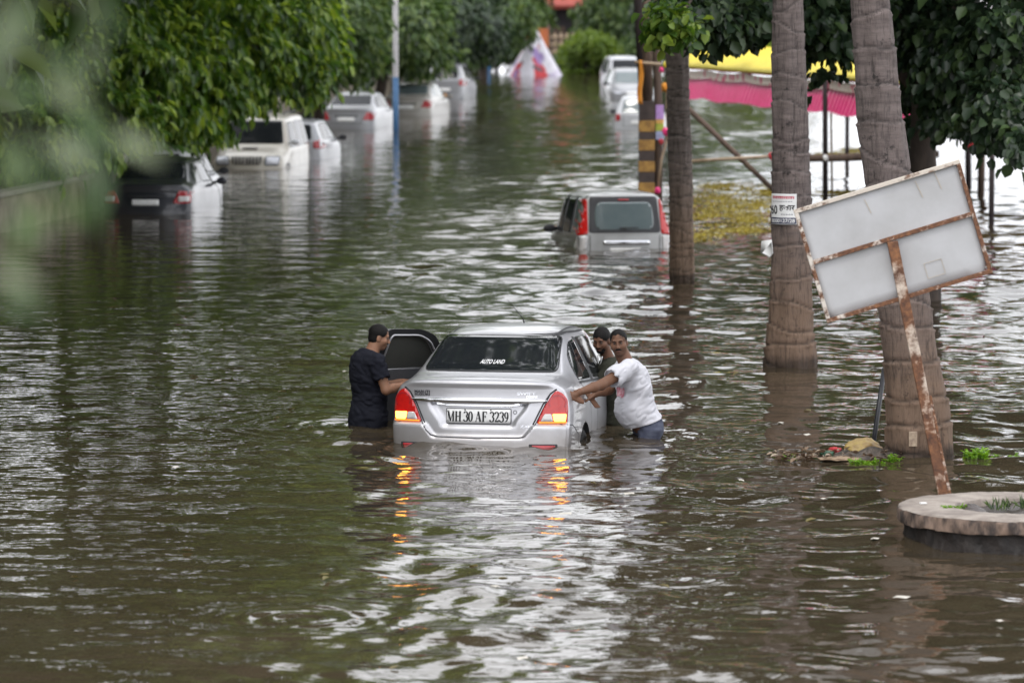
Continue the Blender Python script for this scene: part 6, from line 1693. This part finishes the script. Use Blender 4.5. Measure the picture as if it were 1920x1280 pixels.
def person(label, spec):
    """spec: joints in world coordinates"""
    J = {k: np.array(v, float) for k, v in spec['J'].items()}
    base = np.array([J['pelvis'][0], J['pelvis'][1], 0.0])
    J = {k: v - base for k, v in J.items()}
    root = empty('person', tuple(base), (0, 0, 0), label, 'person')
    f = nrm(spec['facing']); f[2] = 0; right = nrm(np.cross(f, (0, 0, 1))); up = nrm(J['neck'] - J['pelvis']); T = np.stack([right, nrm(np.cross(up, right)), up], 1)
    allp = np.array(list(J.values())); lo = allp.min(0) - .24; hi = allp.max(0) + .26
    H = frame(spec['look'], spec.get('headup', (0, 0, 1))); hc = J['head']; fat = spec.get('fat', 1.0); w = spec.get('build', 1.0)
    def torso(F, g=0.0, k=.05):
        ch = J['chest']; pe = J['pelvis']; nk = J['neck']; be = pe + (ch - pe) * .45 + T[:, 1] * spec.get('belly', 0) 
        F.ell(pe, np.array((.165, .115, .13)) * w + g, T, k); F.ell(be, np.array((.155, .115 + spec.get('belly', 0) * .6, .17)) * w + g, T, k)
        F.ell(ch, np.array((.175, .118, .19)) * w + g, T, k); F.ell(ch + T[:, 2] * .10, np.array((.155, .095, .10)) * w + g, T, k)
        for s_, sh in ((-1, J['sl']), (1, J['sr'])):
            F.cone(ch + T[:, 2] * .13, sh, .075 * w + g, .06 * w + g, k)
    def arm(F, s_, g=0.0, k=.02):
        a, b, c = J['s' + s_], J['e' + s_], J['w' + s_]
        F.cone(a, b, .055 * w + g, .042 * w + g, k); 
        F.cone(b, b + (c - b) * .35, .042 * w + g, .041 * w + g, k); F.cone(b + (c - b) * .35, c, .041 * w + g, .027 * w + g, k)
    def legs(F, g=0.0, k=.03):
        for s_ in ('l', 'r'):
            hip = J['pelvis'] + right * (-.09 if s_ == 'l' else .09) - T[:, 2] * .03; kn, an = J['k' + s_], J['a' + s_]
            F.cone(hip, kn, .092 * w + g, .062 * w + g, k); F.cone(kn, kn + (an - kn) * .35, .058 + g, .058 + g, k); F.cone(kn + (an - kn) * .35, an, .058 + g, .038 + g, k)
    # body
    F = Field(lo, hi, .0058)
    torso(F, -.008); legs(F, -.012)
    F.cone(J['neck'] - up * .03, hc + H @ np.array([0, -.022, -.07]), .062 * w, .056 * w, .03)
    P = head(F, hc, H, 1.0, fat)
    for s_ in ('l', 'r'):
        arm(F, s_, -.002)
        hd = spec['hand_' + s_]; hand(F, J['w' + s_] + nrm(hd[0]) * .02, hd[0], hd[1], hd[2], 1, curl=hd[3] if len(hd) > 3 else .35)
        ft = J['a' + s_]; F.cone(ft, ft + f * .17 - np.array([0, 0, .05]), .04, .03, .03)
    link('body', F.mesh('body'), skinmat(*M[spec['skin']], P(0, .06, -.10), [P(-.031, .085, .004), P(.031, .085, .004), P(-.074, .018, .022), P(.074, .018, .022), P(0, -.1, -.055), P(-.05, .06, .075), P(.05, .06, .075)], spec.get('stubble', .45)), root)
    # hair
    F = Field(np.array(hc) - .17, np.array(hc) + .17, .0045)
    F.ell(P(0, -.014, .034), np.array((.0800, .0978, .0838 + spec.get('hair', .006))), H, .01)
    F.ell(P(0, -.036, -.028), np.array((.071, .066, .064)), H, .02)
    X, Y, Z = F.grid(); X = X - hc[0]; Y = Y - hc[1]; Z = Z - hc[2]
    L_ = [X * H[0, i] + Y * H[1, i] + Z * H[2, i] for i in range(3)]
    line = np.maximum(-(-.72 * L_[1] + .69 * L_[2] + spec.get('hairline', .018) + .006 * np.sin(L_[0] * 130) + .012 * (np.abs(L_[0]) > .045)), -.072 - L_[2])
    side = np.where(np.abs(L_[0]) > .05, np.maximum(line, (.012 - L_[2]) * ((L_[1] > -.02) & (L_[1] < .02)) + -.02 * ~((L_[1] > -.02) & (L_[1] < .02))), line)
    wob = .0032 * np.sin(L_[0] * 210) * np.sin(L_[2] * 170 + 1) + .002 * np.sin(L_[1] * 260)
    F.d = np.maximum(F.d - np.abs(wob) * .3, side).astype(np.float32)
    link('hair', F.mesh('hair'), M['hair'], root)
    # brows, eyes, moustache, beard, lips
    b = MB()
    for x in (-1, 1): b.tube([P(x * .014, .094, .021), P(x * .032, .093, .025), P(x * .050, .080, .019)], [.0028, .0034, .0015], 6)
    b.build('eyebrows', M['hair'], root, True)
    for x in (-1, 1):
        bm = bmesh.new(); bmesh.ops.create_uvsphere(bm, u_segments=12, v_segments=8, radius=.0095); e = bmobj('eye', bm, M['eyewhite'], root); e.location = tuple(P(x * .031, .0775, .002)); e.scale = (1.2, 1, .7)
        bm = bmesh.new(); bmesh.ops.create_uvsphere(bm, u_segments=10, v_segments=6, radius=.0062); i_ = bmobj('iris', bm, M['eye'], e); i_.location = tuple((H @ np.array([spec.get('gaze', 0) * .3, .0075, -.001])))
    MB().tube([P(-.021, .088, -.073), P(0, .094, -.072), P(.021, .088, -.073)], [.002, .0048, .002], 6).build('lips', M['lip'], root, True)
    if spec.get('moustache'):
        t = spec['moustache']
        MB().tube([P(-.030, .080, -.066), P(-.014, .095, -.054), P(0, .098, -.052), P(.014, .095, -.054), P(.030, .080, -.066)], [.003, .0075 * t, .0085 * t, .0075 * t, .003], 8).build('moustache', M['hair'], root, True)
    if spec.get('beard'):
        F = Field(np.array(hc) - .17, np.array(hc) + .17, .0045); g = .004 * spec['beard']
        F.ell(P(0, .022, -.045), np.array((.058 * fat, .066, .072)) + g, H, .025); F.ell(P(0, .055, -.098), np.array((.030 * fat, .026, .022)) + g, H, .025)
        for x in (-1, 1): F.ell(P(x * .043, .048, -.03), np.array((.026 * fat, .030, .028)) + g * .6, H, .02)
        X, Y, Z = F.grid(); X = X - hc[0]; Y = Y - hc[1]; Z = Z - hc[2]
        q = [X * H[0, i] + Y * H[1, i] + Z * H[2, i] for i in range(3)]
        cut = np.maximum(q[2] + .066 - .6 * np.maximum(0, np.abs(q[0]) - .03), .0 - q[1]); mouth = .018 - np.sqrt((q[0] / 1.5) ** 2 + (q[2] + .070) ** 2)
        F.d = np.maximum(np.maximum(F.d, cut), np.where(q[1] > .06, mouth, -1)).astype(np.float32)
        link('beard', F.mesh('beard'), M['hair'], root)
    # shirt
    cl = spec['shirt']; F = Field(lo, hi, .0075); torso(F, .015)
    for s_ in ('l', 'r'):
        a, b_ = J['s' + s_], J['e' + s_]; q = cl['sleeve']
        if q <= 1: F.cone(a, a + (b_ - a) * q, .066 * w + .004, .062 * w + cl.get('loose', .006), .02)
        else:
            F.cone(a, b_, .068 * w, .054 * w, .02); c_ = J['w' + s_]; F.cone(b_, b_ + (c_ - b_) * (q - 1), .054 * w, .044 * w, .02)
    hem = J['pelvis'] - up * cl['hem']; F.cone(J['pelvis'], hem - up * .06, .165 * w, .175 * w, .06) if cl['hem'] > .05 else None
    X, Y, Z = F.grid()
    for s_ in ('l', 'r'):         # sleeve ends
        a, b_ = J['s' + s_], J['e' + s_]; q = cl['sleeve']
        if q <= 1:
            d_ = nrm(b_ - a); e_ = a + (b_ - a) * q
            pl = (X - e_[0]) * d_[0] + (Y - e_[1]) * d_[1] + (Z - e_[2]) * d_[2]; near = np.sqrt((X - e_[0]) ** 2 + (Y - e_[1]) ** 2 + (Z - e_[2]) ** 2)
            perp = np.sqrt(np.maximum(near ** 2 - pl ** 2, 0))
            F.d = np.where((near < .13) & (perp < .085), np.maximum(F.d, pl), F.d).astype(np.float32)
    hz = (X - hem[0]) * up[0] + (Y - hem[1]) * up[1] + (Z - hem[2]) * up[2]
    nk = J['neck'] + up * .015 + T[:, 1] * .02; ndir = nrm(up + T[:, 1] * .45); pl = (X - nk[0]) * ndir[0] + (Y - nk[1]) * ndir[1] + (Z - nk[2]) * ndir[2]
    tz = (X * up[0] + Y * up[1] + Z * up[2]); tx = X * right[0] + Y * right[1] + Z * right[2]; ty = X * f[0] + Y * f[1]
    dg_ = nrm(up + T[:, 1] * .5 + right * .5); d2_ = nrm(np.cross(dg_, T[:, 1])); d3_ = np.cross(dg_, d2_)
    fold = .012 * vnoise(F.ax, (24, 7, 9), 5, (dg_, d2_, d3_)) + .008 * vnoise(F.ax, (36, 12, 14), 8, (up, right, f)) + .010 * vnoise(F.ax, (9, 9, 8), 9)
    fold = -np.abs(fold) + .004
    pl = np.where(np.sqrt((X - nk[0]) ** 2 + (Y - nk[1]) ** 2 + (Z - nk[2]) ** 2) < .12, pl, -1)
    F.d = np.maximum(np.maximum(F.d + fold * cl.get('fold', 1), -hz), pl).astype(np.float32)
    link('shirt', F.mesh('shirt'), M[cl['mat']], root)
    # trousers
    F = Field(lo, np.array([hi[0], hi[1], J['pelvis'][2] + .30]), .0075); F.ell(J['pelvis'], np.array((.165, .115, .13)) * w - .001, T, .04); legs(F, .004)
    X, Y, Z = F.grid(); wz = J['pelvis'] + up * .10
    pl = (X - wz[0]) * up[0] + (Y - wz[1]) * up[1] + (Z - wz[2]) * up[2]
    fold = .009 * vnoise(F.ax, (16, 16, 28), 12)
    F.d = np.maximum(F.d + fold, pl).astype(np.float32)
    link('trousers', F.mesh('trousers'), M[spec['trousers']], root)
    return root, J, P, T, up, base

def V3(u, v, Y): return tuple(atY(u, v, Y))
# man at the left: back three-quarter, in profile to the right
YL = 40.75
PL = {'pelvis': V3(690, 782, YL), 'chest': V3(686, 700, YL), 'neck': V3(695, 662, YL), 'head': V3(711, 631, YL + .02),
      'sr': V3(706, 678, YL - .17), 'er': V3(724, 731, YL - .22), 'wr': V3(758, 721, YL - .05), 'sl': V3(676, 676, YL + .19), 'el': V3(712, 726, YL + .34), 'wl': V3(748, 716, YL + .42)}
bx, by = PL['pelvis'][0], PL['pelvis'][1]
PL.update({'kl': (bx + .03, by + .14, -.32), 'al': (bx - .02, by + .15, -.74), 'kr': (bx + .1, by - .08, -.32), 'ar': (bx + .02, by - .1, -.74)})
LP = person('man in black T-shirt at the open left car door, seen from behind in profile', dict(
    J=PL, facing=(.87, .5, 0), look=(.96, .12, -.24), skin='skin_a', build=1.13, belly=.03, hair=.001, hairline=.002,
    hand_r=((.95, .25, .12), (.1, .6, -.8), (-.1, .8, .5)), hand_l=((.9, .3, .1), (.1, -.2, -.9), (.2, -.9, .2)),
    shirt=dict(mat='black_cotton', sleeve=.62, hem=.10, loose=.014), trousers='dark_denim'))
# man in the white T-shirt
YW = 39.75
PW = {'pelvis': V3(1214, 796, YW), 'chest': V3(1188, 720, YW - .03), 'neck': V3(1173, 676, YW - .06), 'head': V3(1160, 641, YW - .10),
      'sl': V3(1180, 690, YW - .24), 'el': V3(1128, 721, YW - .48), 'wl': V3(1086, 735, YW - .68), 'sr': V3(1170, 690, YW + .16), 'er': V3(1142, 730, YW + .10), 'wr': V3(1118, 738, YW - .02)}
bx, by = PW['pelvis'][0], PW['pelvis'][1]
PW.update({'kl': (bx - .08, by - .1, -.36), 'al': (bx + .08, by - .12, -.74), 'kr': (bx - .02, by + .12, -.36), 'ar': (bx + .14, by + .12, -.74)})
WP = person('man in white T-shirt and moustache pushing the car at its right tail lamp', dict(
    J=PW, facing=(-.94, -.34, 0), look=(-.14, -.98, -.10), headup=(-.10, 0, 1), skin='skin_b', fat=1.1, build=1.18, belly=.065, hair=.002, hairline=-.008, moustache=1.2,
    hand_l=((-.72, -.12, -.55), (-.2, .9, -.2), (.3, .1, .8), .3), hand_r=((-.75, -.2, -.5), (-.4, .2, -.3), (.1, -.9, .1), .5),
    shirt=dict(mat='white_cotton', sleeve=.55, hem=-.035, loose=.022, fold=1.0), trousers='blue_denim'))
# man in dark clothes behind him
YM = 41.0
PM = {'pelvis': V3(1160, 792, YM), 'chest': V3(1147, 712, YM), 'neck': V3(1140, 668, YM - .02), 'head': V3(1128, 637, YM - .10),
      'sl': V3(1145, 690, YM - .20), 'el': V3(1118, 735, YM - .25), 'wl': V3(1108, 752, YM - .10), 'sr': V3(1148, 685, YM + .18), 'er': V3(1118, 720, YM + .2), 'wr': V3(1098, 715, YM + .25)}
bx, by = PM['pelvis'][0], PM['pelvis'][1]
PM.update({'kl': (bx - .08, by - .1, -.36), 'al': (bx + .06, by - .12, -.74), 'kr': (bx - .02, by + .12, -.36), 'ar': (bx + .1, by + .12, -.74)})
MP = person('bearded man in dark olive shirt half hidden behind the man in white', dict(
    J=PM, facing=(-.94, -.3, 0), look=(-.42, -.86, -.28), skin='skin_c', build=1.0, hair=.007, hairline=.022, beard=.5, moustache=.7,
    hand_l=((-.6, .3, -.5), (-.5, .6, -.2), (.1, -.4, .8), .5), hand_r=((-.9, 0, -.2), (-.3, 0, -.9), (0, -.9, .1), .4),
    shirt=dict(mat='olive_cotton', sleeve=.9, hem=.12, loose=.012), trousers='dark_denim'))
# chest print of the white shirt, pale collar of the dark one
def trim():
    root, J, P, T, up, base = WP
    for c in root.children:
        if c.name.startswith('shirt'): me = c.data
    bv = BVHTree.FromPolygons([v.co for v in me.vertices], [tuple(p.vertices) for p in me.polygons])
    def onto(p, off):
        q, n, i, d = bv.find_nearest(Vector(p)); return q + n * off
    fr = T[:, 1]; ch = J['chest']; rt = T[:, 0]
    V, F = gridpoly([(-.10, -.035), (.06, -.035), (.06, .035), (-.10, .035)], .02)
    obj('chest_print', [onto(ch + fr * .2 * 1 + rt * (x - .03) + T[:, 2] * (y - .005), .004) for x, y in V], F, mat('faded_red_print', (.55, .12, .18), .8, 0, (.7, .5, .55), 40), root)
    root, J, P, T, up, base = MP
    n = J['neck']
    MB().tube([tuple(n + T[:, 0] * .06 * a + T[:, 1] * (.105 - .02 * abs(a)) - T[:, 2] * (.10 - .10 * abs(a))) for a in np.linspace(-1.2, 1.2, 9)], .008, 6).build('collar', M['sticker'], root, True)
trim()
# ------------------------------------------------------------------ light, sky, camera
SUN_EL, SUN_AZ = R(58), R(200)           # azimuth: direction the light comes from, clockwise from +Y
w = bpy.data.worlds.new('World'); S.world = w; w.use_nodes = True
nt = w.node_tree; L = nt.links.new; bg = nt.nodes['Background']
sky = N(nt, 'ShaderNodeTexSky', sky_type='NISHITA'); sky.sun_disc = False; sky.sun_elevation = SUN_EL; sky.sun_rotation = SUN_AZ
sky.air_density = 1.2; sky.dust_density = 3.0; sky.ozone_density = 1.0
tc = N(nt, 'ShaderNodeTexCoord'); mp = N(nt, 'ShaderNodeMapping'); mp.inputs['Scale'].default_value = (1, 1, 2.2); L(tc.outputs['Generated'], mp.inputs[0])
no = N(nt, 'ShaderNodeTexNoise', i_Scale=2.2, i_Detail=6, i_Roughness=.55); L(mp.outputs[0], no.inputs['Vector'])
cr = N(nt, 'ShaderNodeValToRGB'); e = cr.color_ramp.elements
e[0].position = .3; e[1].position = .7; e[0].color = (.80, .82, .88, 1); e[1].color = (1, 1, 1, 1)
L(no.outputs['Fac'], cr.inputs[0])
vm = N(nt, 'ShaderNodeVectorMath', operation='SCALE'); vm.inputs[3].default_value = CLOUD; L(cr.outputs[0], vm.inputs[0])
mx = N(nt, 'ShaderNodeMix', data_type='RGBA'); mx.inputs[0].default_value = .88
L(sky.outputs[0], mx.inputs[6]); L(vm.outputs[0], mx.inputs[7]); L(mx.outputs[2], bg.inputs[0]); bg.inputs[1].default_value = .12
sd = bpy.data.lights.new('sun', 'SUN'); sd.energy = SUN; sd.angle = R(14); sd.color = (1, .96, .9)
so = bpy.data.objects.new('sun', sd); COL.objects.link(so)
dirv = Vector((math.sin(SUN_AZ) * math.cos(SUN_EL), math.cos(SUN_AZ) * math.cos(SUN_EL), math.sin(SUN_EL)))
so.rotation_euler = dirv.to_track_quat('Z', 'Y').to_euler(); so.location = (0, 0, 30)
cd_ = bpy.data.cameras.new('camera'); cam = bpy.data.objects.new('camera', cd_); COL.objects.link(cam); S.camera = cam
cam.location = (0, 0, HC); cam.rotation_euler = (PI / 2 - PITCH, 0, 0)
cd_.sensor_width = 36; cd_.lens = 36 * FPX / 1920; cd_.clip_end = 5000; cd_.clip_start = .1
cd_.dof.use_dof = True; cd_.dof.focus_distance = 39.3; cd_.dof.aperture_fstop = 2.8
S.view_settings.view_transform = 'Standard'; S.view_settings.look = 'None'; S.view_settings.exposure = EXPO; S.view_settings.gamma = 1
S.cycles.use_denoising = True; S.cycles.max_bounces = 6; S.cycles.transparent_max_bounces = 4
S.cycles.sample_clamp_indirect = 6
